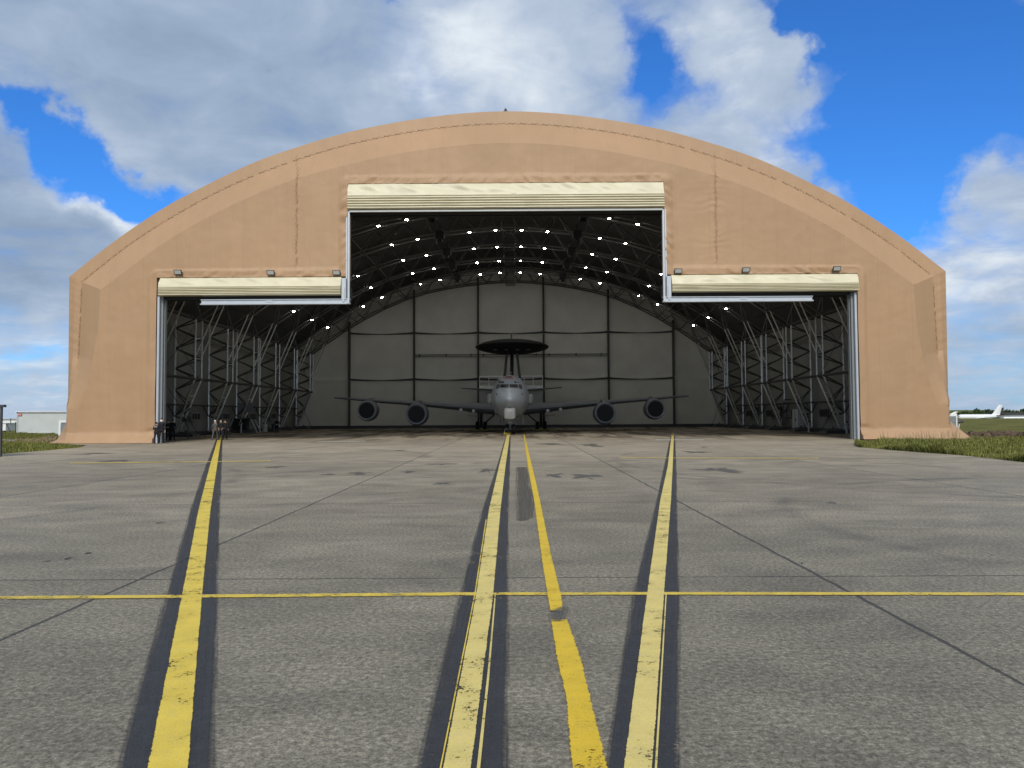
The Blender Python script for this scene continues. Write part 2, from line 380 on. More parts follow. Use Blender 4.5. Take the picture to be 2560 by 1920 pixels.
ribbon('yellow_line', ext([(1920, 368, 472), (1490, 454, 506), (1274, 496, 527), (1167, 523.7, 542.8), (1088, 547, 554)]), .012, M['yel'])
ribbon('yellow_line', ext([(1920, 1108, 1179), (1486, 1190, 1234), (1274, 1222, 1252), (1167, 1247, 1264), (1086, 1267, 1275)]), .012, M['yelpale'])
ribbon('yellow_line', ext([(1920, 1559, 1632), (1486, 1617, 1661), (1252, 1650, 1678), (1167, 1669, 1682), (1082, 1679.5, 1685)]), .012, M['yelpale'])
ribbon('yellow_edge_line', ext([(1920, 1192, 1201), (1700, 1217, 1223), (1486, 1237, 1240)]), .010, M['yelpale'])
ribbon('yellow_edge_line', ext([(1920, 1100, 1104), (1486, 1186, 1189), (1300, 1214, 1216.5)]), .010, M['yel'])
ribbon('yellow_edge_line', ext([(1920, 1637, 1643), (1486, 1664, 1667)]), .010, M['yelpale'])
ribbon('yellow_line', ext([(1920, 1426, 1521), (1745, 1414, 1478), (1660, 1392, 1457), (1552, 1376, 1420)]), .014, M['yel2'])
ribbon('yellow_line', [(1530, 1375, 1409), (1486, 1367, 1403), (1400, 1354, 1381), (1254, 1335, 1351), (1188, 1323, 1336), (1135, 1315, 1323), (1086, 1308.5, 1311.5)], .014, M['yel2'])
ribbon('dark_stain', [(1558, 1372, 1412), (1553, 1366, 1421), (1545, 1368, 1419), (1538, 1366, 1424), (1529, 1372, 1426), (1519, 1404, 1424)], .016, M['patch'])
ribbon('dark_stain', [(1302, 1287, 1318), (1294, 1287, 1337), (1260, 1287, 1341), (1225, 1286, 1335), (1190, 1287, 1326), (1168, 1288, 1322)], .006, M['patchb'])
hribbon('yellow_line', [(-500, 1495.5, 1504), (0, 1492, 1500), (500, 1488, 1496.5), (1150, 1482.5, 1491), (1280, 1482.5, 1490), (1700, 1481.5, 1489), (2200, 1482, 1490), (2560, 1483, 1491), (3000, 1484, 1492)], .009, M['yelthin'])
hribbon('yellow_line', [(173, 1157.5, 1159), (677, 1152.2, 1153.6)], .009, M['yelthin'])
hribbon('yellow_line', [(1550, 1144, 1145.2), (2048, 1145.8, 1147)], .009, M['yelthin'])
hribbon('white_line', [(793, 1104, 1106), (914, 1102, 1104)], .009, M['whi'])
hribbon('white_line', [(1639, 1098, 1101), (1760, 1098, 1101)], .009, M['whi'])
for (x, y, w, h) in ((900, 1183, 60, 8), (820, 1186, 34, 4), (690, 1168, 40, 5), (1100, 1161, 60, 4), (1020, 1180, 30, 5), (1385, 1188, 40, 12), (1465, 1192, 50, 14), (1795, 1175, 75, 11),
                     (1220, 1177, 26, 10), (1480, 1113, 60, 8), (1100, 1210, 26, 7), (2080, 1258, 24, 4), (400, 1307, 22, 4), (118, 1404, 22, 5), (170, 1397, 10, 4), (220, 1383, 12, 4), (2005, 1409, 5, 3), (1380, 1110, 50, 5), (1760, 1118, 20, 3), (1000, 1126, 34, 3), (300, 1152, 60, 8), (230, 1135, 50, 5), (1740, 1131, 60, 7)):
    c = gp(x, y); a = gp(x+w, y); d = gp(x, y+h/2); rx = (a-c).length*.9; ry = (d-c).length*1.3
    mbp = MB(); ring = []; mid = []
    n = 28; ph = random.random()*9
    for i in range(n):
        t = 2*math.pi*i/n; k = .6+.8*noise.noise(Vector((math.cos(t)*1.6+ph, math.sin(t)*1.6, ph)))+.35*noise.noise(Vector((math.cos(t)*5+ph, math.sin(t)*5, ph)))
        k = max(.15, k)
        ring.append((c.x+rx*k*math.cos(t), c.y+ry*k*math.sin(t), .0055)); mid.append((c.x+rx*k*.6*math.cos(t), c.y+ry*k*.6*math.sin(t), .0055))
    mbp.add(mid+ring, [tuple(range(n))]+[(i, n+i, n+(i+1) % n, (i+1) % n) for i in range(n)])
    o = mbp.build('dark_stain', M['patchb'] if w < 21 and h > 18 else M['patch'] if w > 12 else M['black']); uv = o.data.uv_layers.new(name='UVMap')
    for l in o.data.loops: uv.data[l.index].uv = (.5 if l.vertex_index < n else .0, 0)
    struct(o)
# ------------------------------------------------------------------ hangar
OUT = [(0, 23.56), (4.9, 23.25), (10.6, 22.3), (14.3, 21.3), (18.2, 19.95), (22.3, 18.0), (24.7, 16.7), (28.2, 14.35), (31.3, 11.94)]
SEAM = [(0, 22.67), (5.3, 22.33), (10.6, 21.4), (15.05, 20.15), (19.4, 18.5), (23.3, 16.5), (26.9, 14.25), (30.4, 11.56)]
INN = [(0, 21.3), (5.3, 20.95), (10.6, 20.0), (14.9, 18.85), (18.5, 17.5), (23.8, 14.75), (29.05, 11.0)]
def fix(tbl, Y):
    r = []
    for x, z in tbl:
        u = (960-(1038-(z-1.85)*35))/FPX; k = math.cos(PITCH)-u*math.sin(PITCH)
        r.append((x*Y/55.0/k, CAMH+Y*(math.sin(PITCH)+u*math.cos(PITCH))/k))
    return r
OUT = fix(OUT, YF+1.25); SEAM = fix(SEAM, YF+1.15); INN = fix(INN, YF)
EO, ES, EI = OUT[-1][0], SEAM[-1][0], INN[-1][0]; ZO, ZE, ZI = OUT[-1][1], SEAM[-1][1], INN[-1][1]
HX1 = 25.15; HX0 = 11.4; ZS = 11.88; ZC = 18.62
hangar = empty('hangar', (CX, YF, 0), 'huge tan fabric aircraft hangar with arched roof and T-shaped open doorway', 'hangar')
def fb(p): return noise.fractal(Vector(p), .6, 2.0, 4)
def opening_dist(a, z):
    """distance outside the T-shaped opening; a=|hx|"""
    ds = []
    for x1, z1 in ((HX1, ZS), (HX0, ZC)):
        dx = max(0, a-x1); dz = max(0, z-z1); ds.append(math.hypot(dx, dz) if (dx > 0 and dz > 0) else max(dx, dz))
    return min(ds)
def wr(x, z):
    a = abs(x); y = .03*fb((x*.25, z*.25, 3))
    d = opening_dist(a, z)
    if d < .62 and z > 1:
        k = 1 if d < .5 else (.62-d)/.12
        top = (a < HX1 and z > ZS and a > HX0) or (a < HX0)
        s = 1 if x > 0 else -1
        if top: w = noise.noise(Vector(((x*s+z*.9)*3.2, z*.8, 5)))*1.0 + .5*noise.noise(Vector((x*1.3, z*2, 9)))
        else: w = noise.noise(Vector((x*3.5, z*.5, 2)))*.7
        y -= k*(.08+.15*max(-.6, w)*min(1, .35+.65*abs(noise.noise(Vector((x*.3, z*.3, 1)))*2)))
    if 12.2 < z < 20.2:
        ir = .35+1.1*noise.noise(Vector((z*.8, x*.05, 3)))
        dd = a-15.1; amp = math.exp(-abs(dd)/.45)
        if dd < 0 and x > 0: amp = math.exp(-abs(dd)/1.1)*(.6+.8*noise.noise(Vector((1, z*.5, 4))))
        if abs(dd) < 3: y += (.012 if x < 0 else .028)*ir*amp*math.sin(z*2*math.pi/.47+5*noise.noise(Vector((x*.7, z*.6, 0)))) - .03*math.exp(-(dd/.10)**2)
    if z < 1.0:
        k = 1-z
        y -= .5*(1-z/.72) if z < .72 else 0
        y += .10*noise.noise(Vector((x*1.2, z*1.5, 7)))*k
        e = max(0, 1-(a-HX1)/1.6)
        y += .22*e*noise.noise(Vector(((x*(-1 if x < 0 else 1)+z*1.4)*2.6, z*1.2, 3)))
    elif z < 4:
        e = max(0, 1-(a-HX1)/1.2)*(4-z)/4
        y += .08*e*noise.noise(Vector((x*3, z*.5, 8)))
    # soft drape folds beside the jamb
    if z < ZS and a > HX1: y += .035*math.exp(-(a-HX1)/1.2)*noise.noise(Vector((x*2.6, z*.22, 6)))
    return y
def P(x, y, z): return Vector((CX+x, YF+y, z))
fw = MB(); G = .13
def grid(xs, zlo, zhi, nz_len):
    """columns between zlo(x) and zhi(x)"""
    n = max(2, int(nz_len/G)); vs = []
    for x in xs:
        a, b = zlo(x), zhi(x)
        for k in range(n+1):
            z = a+(b-a)*k/n; vs.append(P(x, wr(x, z), z))
    fw.add(vs, [(i*(n+1)+k, (i+1)*(n+1)+k, (i+1)*(n+1)+k+1, i*(n+1)+k+1) for i in range(len(xs)-1) for k in range(n)])
def lin(a, b, s=G): return list(np.linspace(a, b, max(2, int(abs(b-a)/s)+1)))
grid(lin(-HX0, HX0), lambda x: ZC, lambda x: curve(INN, x), 2.8)
for sg in (-1, 1):
    xs_ = sorted([sg*q for q in lin(HX0, HX1)]); grid(xs_, lambda x: ZS, lambda x: curve(INN, x), 7.5)
    xs_ = sorted([sg*q for q in lin(HX1, EI)]); grid(xs_, lambda x: ZI, lambda x: curve(INN, x), 3)
def xin(z): return 30.72 if z < 2.4 else float(np.interp(z, [2.4, 4.5, 8, ZI], [30.72, 30.0, 29.35, EI]))
for sg in (-1, 1):
    nz = int(ZI/G); nx = int(5/G); vs = []
    for k in range(nz+1):
        z = ZI*k/nz
        for i in range(nx+1):
            x = sg*(HX1+(xin(z)-HX1)*i/nx); vs.append(P(x, wr(x, z), z if z > .02 else .02))
    fs = [(k*(nx+1)+i, k*(nx+1)+i+1, (k+1)*(nx+1)+i+1, (k+1)*(nx+1)+i) for k in range(nz) for i in range(nx)]
    if sg < 0: fs = [f[::-1] for f in fs]
    fw.add(vs, fs)
    # jamb returns of the openings, side and top
def strip(pts_a, pts_b, flip=False):
    n = len(pts_a); vs = list(pts_a)+list(pts_b); fs = [(i, i+1, n+i+1, n+i) for i in range(n-1)]
    if flip: fs = [f[::-1] for f in fs]
    fw.add(vs, fs)
for sg in (-1, 1):
    zz = lin(0.02, ZS); strip([P(sg*HX1, wr(sg*HX1, z), z) for z in zz], [P(sg*(HX1-.02), .9, z) for z in zz])
    zz = lin(ZS-.12, ZC); strip([P(sg*HX0, wr(sg*(HX0+.001), z), z) for z in zz], [P(sg*(HX0-.02), .9, z) for z in zz])
    xx = lin(sg*HX0, sg*HX1); strip([P(x, wr(x, ZS+.001), ZS) for x in xx], [P(x, .9, ZS) for x in xx])
xx = lin(-HX0, HX0); strip([P(x, wr(x, ZC+.001), ZC) for x in xx], [P(x, .9, ZC) for x in xx])
front = fw.build('front_wall', M['fabric'], hangar, True)
# bevelled rim: inner arch -> seam -> outer edge
rim = MB(); N = 150; ts = np.linspace(-1, 1, N)
DB = 1.15; DO = 1.25
rowI = [P(EI*t, wr(EI*t, curve(INN, EI*t)), curve(INN, EI*t)) for t in ts]
rowS = [P(ES*t, DB+.015*math.sin(i*2.1), curve(SEAM, ES*t)) for i, t in enumerate(ts)]
rowO = [P(EO*t, DO, curve(OUT, EO*t)) for t in ts]
rowM = [a.lerp(b, .5)+Vector((0, .03*fb((a.x*.3, 0, 1)), 0)) for a, b in zip(rowI, rowS)]
rim.add(rowI+rowM+rowS, [(r*N+i, r*N+i+1, (r+1)*N+i+1, (r+1)*N+i) for r in range(2) for i in range(N-1)])
rim.add(rowS+rowO, [(i, i+1, N+i+1, N+i) for i in range(N-1)])
rowB = [P((EO-.2)*t, 2.0, curve(OUT, EO*t)-.12) for t in ts]
rim.add(rowO+rowB, [(i, i+1, N+i+1, N+i) for i in range(N-1)])
for sg in (-1, 1):
    rows = []; K = 90
    for k in range(K+1):
        t = k/K
        zi, zs, zo = ZI*(1-t), ZE*(1-t), ZO*(1-t)
        fl = .45*max(0, 1-zo/1.7)+.25*max(0, 1-zo/.25) if sg < 0 else .82*max(0, 1-zo/1.35)
        xi, xs2, xo = xin(zi), ES+.25*max(0, min(1, (11-zs)/8.6)), EO-.1*t+1.15*fl
        yb = DB*min(1, max(0, (zi-2.4)/3.5))
        w = .14*noise.noise(Vector((sg*3, zo*1.6, 2)))*math.exp(-((zo-2.2)/2.0)**2) + .05*noise.noise(Vector((sg, zo*2.5, 5)))
        yo = DO*(1-.0*fl)-1.3*fl
        low = .5*max(0, 1-zi/.72)
        pi_ = P(sg*xi, (wr(sg*xi, zi) if zi > .02 else wr(sg*xi, .02)), max(.02, zi))
        ps = P(sg*max(xs2, xi+.03), yb-low*.6, max(.02, zs))
        pm = P(sg*(xo+xs2)/2, (yb+yo)/2+w-.1-low*.4, max(.02, (zs+zo)/2))
        po = P(sg*xo, yo-low*.3, max(.02, zo)); pb = P(sg*(EO-.2+fl*.6), 2.0, max(.02, zo))
        rows.append([pi_, pi_.lerp(ps, .5), ps, ps.lerp(pm, .5), pm, po, pb])
    n = 7; vs = [p for r_ in rows for p in r_]
    fs = [(k*n+i, k*n+i+1, (k+1)*n+i+1, (k+1)*n+i) for k in range(K) for i in range(n-1)]
    if sg > 0: fs = [f[::-1] for f in fs]
    rim.add(vs, fs)
rim_o = rim.build('wall_rim', M['fabric'], hangar, True, 12)
# laces
def lace(pts, w=.07, pitch=.30, yoff=-.05):
    lc = MB()
    acc = []; L = 0
    for a, b in zip(pts, pts[1:]):
        d = (b-a).length; n = max(1, int(round(d/pitch)))
        for k in range(n): acc.append((a.lerp(b, k/n), (b-a).normalized()))
    for k, (p, t) in enumerate(acc[:-1]):
        nrm = Vector((-t.z, 0, t.x)); q = acc[k+1][0]
        if random.random() < .93: lc.tube(p+nrm*w+Vector((0, yoff, 0)), q-nrm*w+Vector((0, yoff, 0)), .010, 4)
        if k % 2: lc.tube(p+nrm*w*.2+Vector((0, yoff, 0)), q+nrm*w*.2+Vector((0, yoff, 0)), .012, 4)
    lc.build('lacing', M['lace'], hangar)
lace(rowS, .08, .33)
for sg in (-1, 1):
    lace([P(sg*15.1+.03*math.sin(z*3), wr(sg*15.1, z)*1.0, z) for z in lin(curve(SEAM, 15.1)-.1, 12.4, .3)], .09, .28, -.06)
    lace([P(sg*(ES+.25*max(0, min(1, (11-z)/8.6))), DB*min(1, max(0, (z-2.4)/3.5)), z) for z in lin(11.4, 2.5 if sg < 0 else .8, .3)], .06, .3, -.06)
# roof shell and liner
def shell(name, mat, off, y0, y1, close_back=False):
    s = MB(); prof = [(-EO+off, 0.0)]+[(-EO+off, z) for z in (3, 6, 9, 11.6)]
    prof += [((EO-off)*t, curve(OUT, EO*t)-.1-off*1.0) for t in np.linspace(-1, 1, 80)] + [(EO-off, z) for z in (11.6, 9, 6, 3, 0)]
    yy = np.linspace(y0, y1, 9); vs = [Vector((CX+x, y, z)) for y in yy for x, z in prof]; n = len(prof)
    s.add(vs, [(k*n+i, k*n+i+1, (k+1)*n+i+1, (k+1)*n+i) for k in range(len(yy)-1) for i in range(n-1)])
    return s.build(name, mat, hangar, True, 30), prof
roof, prof = shell('roof', M['fabric'], 0.0, YF+1.9, 114.2)
# inner liner: dark under the roof, grey on the side walls
def liner(name, mat, lo, hi, sgs=(-1, 1)):
    s = MB(); yy = np.linspace(YF+2.0, 113.2, 40)
    o = .55
    if name == 'roof_liner':
        pr = [((EO-.5)*t, curve(OUT, EO*t)-.6) for t in np.linspace(-1, 1, 80)]
        vs = [Vector((CX+x, y, z)) for y in yy for x, z in pr]; n = len(pr)
        s.add(vs, [(k*n+i, k*n+i+1, (k+1)*n+i+1, (k+1)*n+i) for k in range(len(yy)-1) for i in range(n-1)])
    else:
        for sg in sgs:
            pr = [z for z in (0, 1, 2.5, 4, 5.5, 7, 8.5, 10, 11.66)]; n = len(pr)
            vs = [Vector((CX+sg*(EO-.5+.03*math.sin(y*.8+z)), y, z)) for y in yy for z in pr]
            s.add(vs, [(k*n+i, k*n+i+1, (k+1)*n+i+1, (k+1)*n+i) for k in range(len(yy)-1) for i in range(n-1)])
    return s.build(name, mat, hangar, True, 30)
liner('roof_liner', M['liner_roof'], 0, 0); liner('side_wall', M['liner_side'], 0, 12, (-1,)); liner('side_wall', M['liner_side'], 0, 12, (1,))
# inside lining of the front wall so the back of the facade is solid
# back wall with soft sagging panels
bw = MB(); colx = [-31.7, -23.7, -14.2, -4.8, 4.8, 14.3, 23.8, 31.7]
YB = 113.0
xs_ = list(np.linspace(-31.55, 31.55, 127)); nz = 40; vs = []
def bwy(x, z):
    i = np.searchsorted(colx, x)-1; i = max(0, min(len(colx)-2, i)); t = (x-colx[i])/(colx[i+1]-colx[i])
    y = .25*math.sin(math.pi*t)*(.6+.4*math.sin(z*.45)) ; 
    for zc in (7.2, 14.0):
        dz = z-(zc-.1*math.sin(math.pi*t)); y += -.12*math.exp(-(dz/.25)**2)
    return y
for x in xs_:
    zt = curve(OUT, x)-.3
    for k in range(nz*2+1):
        z = zt*k/(nz*2); vs.append(Vector((CX+x, YB+bwy(x, z), z)))
n = nz*2+1
bw.add(vs, [(i*n+k, (i+1)*n+k, (i+1)*n+k+1, i*n+k+1) for i in range(len(xs_)-1) for k in range(n-1)])
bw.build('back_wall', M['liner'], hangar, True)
bo = MB(); pp = [(x, z) for x, z in prof]
bo.add([Vector((CX+x, 114.2, z)) for x, z in pp], [tuple(range(len(pp)))]); bo.build('rear_wall', M['fabric'], hangar)
LOW = [(0, 21.4), (4.9, 21.1), (9.5, 20.45), (14.6, 19.2), (19.5, 17.1), (23.8, 14.65), (27, 12.5), (29.1, 11.0)]
for x in colx[1:-1]:
    c = MB(); zt = curve(LOW, x)+1
    for y in (-.12, -.55):
        c.tube((CX+x, YB+y, 0), (CX+x, YB+y, zt), .13, 8)
    for k in range(int(zt/1.2)): c.tube((CX+x, YB-.12, k*1.2), (CX+x, YB-.55, k*1.2+1.2), .03, 5)
    c.build('column', M['steel_dark'], hangar, True, 40)
for zc in (7.2, 14.0):
    for i in range(1, len(colx)-2):
        s = MB(); a, b = colx[i], colx[i+1]
        pts = [Vector((CX+a+(b-a)*t, YB-.14+.1*math.sin(math.pi*t), zc-.14*math.sin(math.pi*t)+ (.04 if t in (0, 1) else 0))) for t in np.linspace(0, 1, 13)]
        for q, (p0, p1) in enumerate(zip(pts, pts[1:])):
            w0 = .05+.10*abs(1-2*q/12); w1 = .05+.10*abs(1-2*(q+1)/12)
            s.add([p0+Vector((0, 0, w0)), p1+Vector((0, 0, w1)), p1-Vector((0, 0, w1)), p0-Vector((0, 0, w0)),
                   p0+Vector((0, -.08, 0)), p1+Vector((0, -.08, 0))], [(0, 1, 5, 4), (4, 5, 2, 3)])
        s.build('tension_strap', M['dgrey'], hangar)
for i in (2, 3, 4):
    s = MB(); a, b = colx[i]+.15, colx[i+1]-.15
    s.tube((CX+a, YB-.35, 10.75), (CX+b, YB-.35, 10.75), .07, 8); s.tube((CX+a, YB-.35, 10.5), (CX+b, YB-.35, 10.5), .035, 6)
    for t in (.07, .5, .9): s.box((CX+a+(b-a)*t, YB-.35, 10.72), (.16, .2, .35))
    s.build('crossbar', M['steel_dark'], hangar)
s = MB(); s.box((CX, YB-.2, .22), (60.5, .35, .44)); s.build('kerb', M['dgrey'], hangar)
for sg in (-1, 1):
    s = MB(); s.box((CX+sg*31.35, (YF+113)/2, .2), (.3, 113-YF-2, .4)); s.build('kerb', M['dgrey'], hangar)
# truss arches
def arc_nodes(tbl, xs): return [(x, curve(tbl, x)) for x in xs]
def make_arch(y):
    t = MB(); ux = [-29.6, -26.2, -23, -20, -17, -14, -11, -8, -5, -2, 0, 2, 5, 8, 11, 14, 17, 20, 23, 26.2, 29.6]
    U = [(x, curve(OUT, x)-1.0) for x in ux]
    lx = [-29.1, -27, -24.6, -21.5, -18.5, -15.5, -12.5, -9.5, -6.5, -3.5, -1.2, 1.2, 3.5, 6.5, 9.5, 12.5, 15.5, 18.5, 21.5, 24.6, 27, 29.1]
    L = [(x, curve(LOW, x)) for x in lx]
    v3 = lambda p, dy=0: Vector((p[0], dy, p[1]))
    HW = .75
    t.path([Vector((-31.3, 0, 11.7))]+[v3(p) for p in U]+[Vector((31.3, 0, 11.7))], .10, 8)
    for dy in (-HW, HW): t.path([v3(p, dy) for p in L], .085, 8)
    for i, u in enumerate(U):
        for j in (i, i+1):
            for dy in (-HW, HW): t.tube(v3(u), v3(L[j], dy), .052, 6)
    for l in L: t.tube(v3(l, -HW), v3(l, HW), .04, 6)
    a = t.build('truss_arch', M['steel_a'], None, True, 40)
    for sg in (-1, 1):
        g = MB(); gd = MB()
        O = lambda z: Vector((sg*31.3, 0, z)); I = lambda z, dy: Vector((sg*29.1, dy, z))
        g.tube(O(0), O(11.8), .11, 8)
        for dy in (-HW, HW):
            g.tube(Vector((sg*31.1, dy*.5, .15)), I(5.4, dy), .085, 8); g.tube(I(5.4, dy), I(11.0, dy), .085, 8)
            g.tube(I(7.6, dy*.9)+Vector((-sg*.05, 0, 0)), Vector((sg*27.0, dy*.9, 12.45)), .06, 8)
            zz = [5.4, 7.3, 9.2, 11.0]; oz = [4.4, 6.4, 8.3, 10.2, 11.7]
            for k, z in enumerate(zz):
                gd.tube(I(z, dy), O(oz[k]), .065, 6); gd.tube(I(z, dy), O(oz[k+1]), .065, 6)
            f = lambda q: Vector((sg*31.1, dy*.5, .15)).lerp(I(5.4, dy), q)
            gd.tube(f(.55), O(4.4), .06, 6); gd.tube(f(.55), O(1.9), .06, 6); gd.tube(f(.3), O(1.9), .06, 6)
        for z in (7.3, 9.2, 11): g.tube(I(z, -HW), I(z, HW), .035, 6)
        for q in (.35, .7): g.tube(Vector((sg*31.1, -HW*.5, .15)).lerp(I(5.4, -HW), q), Vector((sg*31.1, HW*.5, .15)).lerp(I(5.4, HW), q), .035, 6)
        g.box((sg*31.2, 0, .12), (.8, 1.1, .24)); g.box((sg*29.1, 0, 8.2), (.25, .3, .14))
        lg = g.build('truss_leg', M['steel'], a, True, 40); gd.build('leg_bracing', M['steel_dark'], a, True, 40)
    return a
M['steel_a'] = simple('roof_truss_tube', (.16, .16, .155), .5, .5, .18, 4)
FR = [112.0, 104.0, 96.0, 88.0, 80.0, 72.0, 64.0, 57.3]
a0 = make_arch(0)
for i, y in enumerate(FR):
    a = a0 if i == 0 else copy_tree(a0)
    a.parent = hangar; a.location = (0, y-YF, 0)
# longitudinal members
def purlin(x, z, r, mat='steel_dark', y0=YF+1.2, y1=112.6, name='purlin'):
    s = MB(); s.tube((CX+x, y0, z), (CX+x, y1, z), r, 8)
    return s.build(name, M[mat], hangar, True, 40)
for sg in (-1, 1):
    purlin(sg*29.15, 5.4, .13); purlin(sg*29.1, 11.05, .13); purlin(sg*31.3, 3.0, .09)
    for x in (5, 11, 17, 23, 27.6): purlin(sg*x, curve(OUT, x)-.95, .07)
    for x in (7.9, 15.2, 22.3): purlin(sg*x, curve(LOW, x), .06)
    for y in FR:
        s = MB()
        for dy in (-1.5, 1.5): s.tube((CX+sg*31.3, y, 1.9), (CX+sg*31.3, y+dy, 3.0), .06, 6)
        s.build('wall_brace', M['steel_dark'], hangar)
    for (ya, yb) in ((64, 72), (104, 112)):
        s = MB()
        for (z1, z2) in ((5.4, 11.0), (0.3, 5.4)):
            s.tube((CX+sg*29.1, ya, z1), (CX+sg*29.1, yb, z2), .025, 5); s.tube((CX+sg*29.1, ya, z2), (CX+sg*29.1, yb, z1), .025, 5)
        for x1, x2 in ((29.1, 24.6), (24.6, 18.5), (18.5, 9.5), (9.5, 1.2)):
            za, zb = curve(LOW, x1), curve(LOW, x2)
            s.tube((CX+sg*x1, ya, za), (CX+sg*x2, yb, zb), .03, 5); s.tube((CX+sg*x1, yb, za), (CX+sg*x2, ya, zb), .03, 5)
        s.build('cross_bracing', M['steel_dark'], hangar)
    s = MB()
    for k in range(len(FR)-1):
        ya, yb = FR[k], FR[k+1]; x1, x2 = (17, 11) if k % 2 else (11, 17)
        s.tube((CX+sg*x1, ya, curve(OUT, x1)-.95), (CX+sg*x2, yb, curve(OUT, x2)-.95), .05, 5)
        x1, x2 = (27.6, 23) if k % 2 else (23, 27.6)
        s.tube((CX+sg*x1, ya, curve(OUT, x1)-.95), (CX+sg*x2, yb, curve(OUT, x2)-.95), .05, 5)
    s.build('cross_bracing', M['steel_dark'], hangar)
s = MB()
for x in (-.62, .62):
    for z in (20.9, 21.9): s.tube((CX+x, YF+1.2, z), (CX+x, 112.5, z), .05, 6)
for k in range(56):
    y = YF+1.6+k*1.02; s.tube((CX-.62, y, 20.9), (CX+.62, y, 20.9), .035, 5)
    if k % 2: s.tube((CX-.62, y, 20.9), (CX-.62, y, 21.9), .025, 5); s.tube((CX+.62, y, 20.9), (CX+.62, y, 21.9), .025, 5)
s.build('catwalk', M['steel_dark'], hangar, True, 40)
# door curtains
def curtain(x0, x1, zt, zb, drop, n):
    s = MB(); prof2 = [(-.02, zt), (-.16, zt-.06), (-.30, zt-drop*.5), (-.46, zt-drop), (-.42, zt-drop-.05)]
    h = (zt-drop-.05-zb)/n
    for k in range(n):
        z = zt-drop-.05-k*h; prof2 += [(-.30, z-.02), (-.47, z-h*.25), (-.49, z-h*.6), (-.42, z-h*.92)]
    prof2 += [(-.3, zb), (.0, zb), (.25, zb+.1)]
    xs2 = lin(x0, x1, .18); m = len(prof2); vs = []
    nW = 7
    # subdivide the cover for wrinkles
    cover = [(-.16+(-.30)*(k/nW)**.8, zt-.06-(drop-.06)*k/nW) for k in range(nW+1)]
    prof3 = [prof2[0]]+cover+prof2[4:]; m = len(prof3)
    for x in xs2:
        for q, (y, z) in enumerate(prof3):
            w = 0
            if 0 < q <= nW: w = .22*noise.noise(Vector(((x+z*1.5)*.9, z*1.1, zt)))*math.sin(math.pi*min(1, q/nW*.9+.1))+.03*noise.noise(Vector((x*2.5, z*3, 1)))
            elif q > nW: w = .012*noise.noise(Vector((x*.8, q, 3)))
            vs.append(P(x, y+w, z+.012*noise.noise(Vector((x*.5, q*.6, 2)))))
    s.add(vs, [(i*m+k, (i+1)*m+k, (i+1)*m+k+1, i*m+k+1) for i in range(len(xs2)-1) for k in range(m-1)])
    s.add([P(x0, y, z) for y, z in prof3], [tuple(range(m))]); s.add([P(x1, y, z) for y, z in prof3], [tuple(range(m-1, -1, -1))])
    c = s.build('door_curtain', M['cream'], hangar, True, 35)
    b = MB(); b.box(P((x0+x1)/2, .45, zb-.02), (x1-x0-.1, .5, .34)); b.build('bottom_beam', M['black'], c)
    return c
curtain(-HX1+.28, -HX0-.42, ZS-.02, 10.52, .72, 5)
curtain(HX0+.42, HX1-.05, ZS-.02, 10.58, .72, 5)
cc = curtain(-HX0+.05, HX0-.05, ZC-.02, 16.68, .95, 5)
b = MB(); b.box(P(0, -.22, 16.56), (HX0*2-.3, .16, .13)); b.build('bottom_rail', M['pale'], cc)
for sg in (-1, 1):
    s = MB(); s.box(P(sg*24.97, .02, 5.25), (.15, .3, 10.5)); s.build('guide_post', M['alu'], hangar)
    s = MB(); s.box(P(sg*24.80, .2, 5.25), (.14, .2, 10.5)); s.box(P(sg*24.69, .45, 5.25), (.05, .3, 10.5)); s.build('guide_rail', M['grille'], hangar)
    s = MB(); s.box(P(sg*(HX0-.1), -.12, 13.25), (.13, .2, 6.7)); s.box(P(sg*(HX0+.07), -.05, 13.25), (.1, .12, 6.7)); s.build('guide_post', M['alu'], hangar)
    s = MB(); s.box(P(sg*(HX0+.2), -.3, 10.85), (.3, .3, 1.7)); s.box(P(sg*(HX0+.2), -.48, 10.5), (.16, .08, 1.0)); s.build('hinge_bracket', M['alu'], hangar)
    s = MB(); xa, xb = HX0-.25, 21.75
    s.box(P(sg*(xa+xb)/2, -.3, 10.04), (xb-xa, .32, .24)); s.box(P(sg*(xa+xb)/2, -.44, 9.86), (xb-xa+.06, .4, .08)); s.box(P(sg*(xa+xb)/2, -.36, 10.18), (xb-xa+.06, .34, .05))
    s.box(P(sg*16.9, -.475, 10.1), (.45, .03, .22)); s.box(P(sg*(xa+.08), -.42, 10.02), (.16, .5, .36))
    s.build('transom_beam', M['alu'], hangar)
    s = MB(); s.box(P(sg*(HX0+HX1)/2, 1.3, 10.85), (HX1-HX0, .5, .9)); s.build('header_beam', M['black'], hangar)
s = MB(); s.box(P(0, 1.3, 16.9), (HX0*2, .5, .8)); s.build('header_beam', M['black'], hangar)
ZT = OUT[0][1]; s = MB(); s.tube(P(0, 1.4, ZT-.1), P(0, 1.4, ZT+.13), .12, 8); s.tube(P(0, 1.4, ZT+.13), P(0, 1.4, ZT+.25), .08, 8); s.box(P(0, 1.4, ZT+.05), (.3, .2, .08))
s.build('beacon', M['dgrey'], hangar)
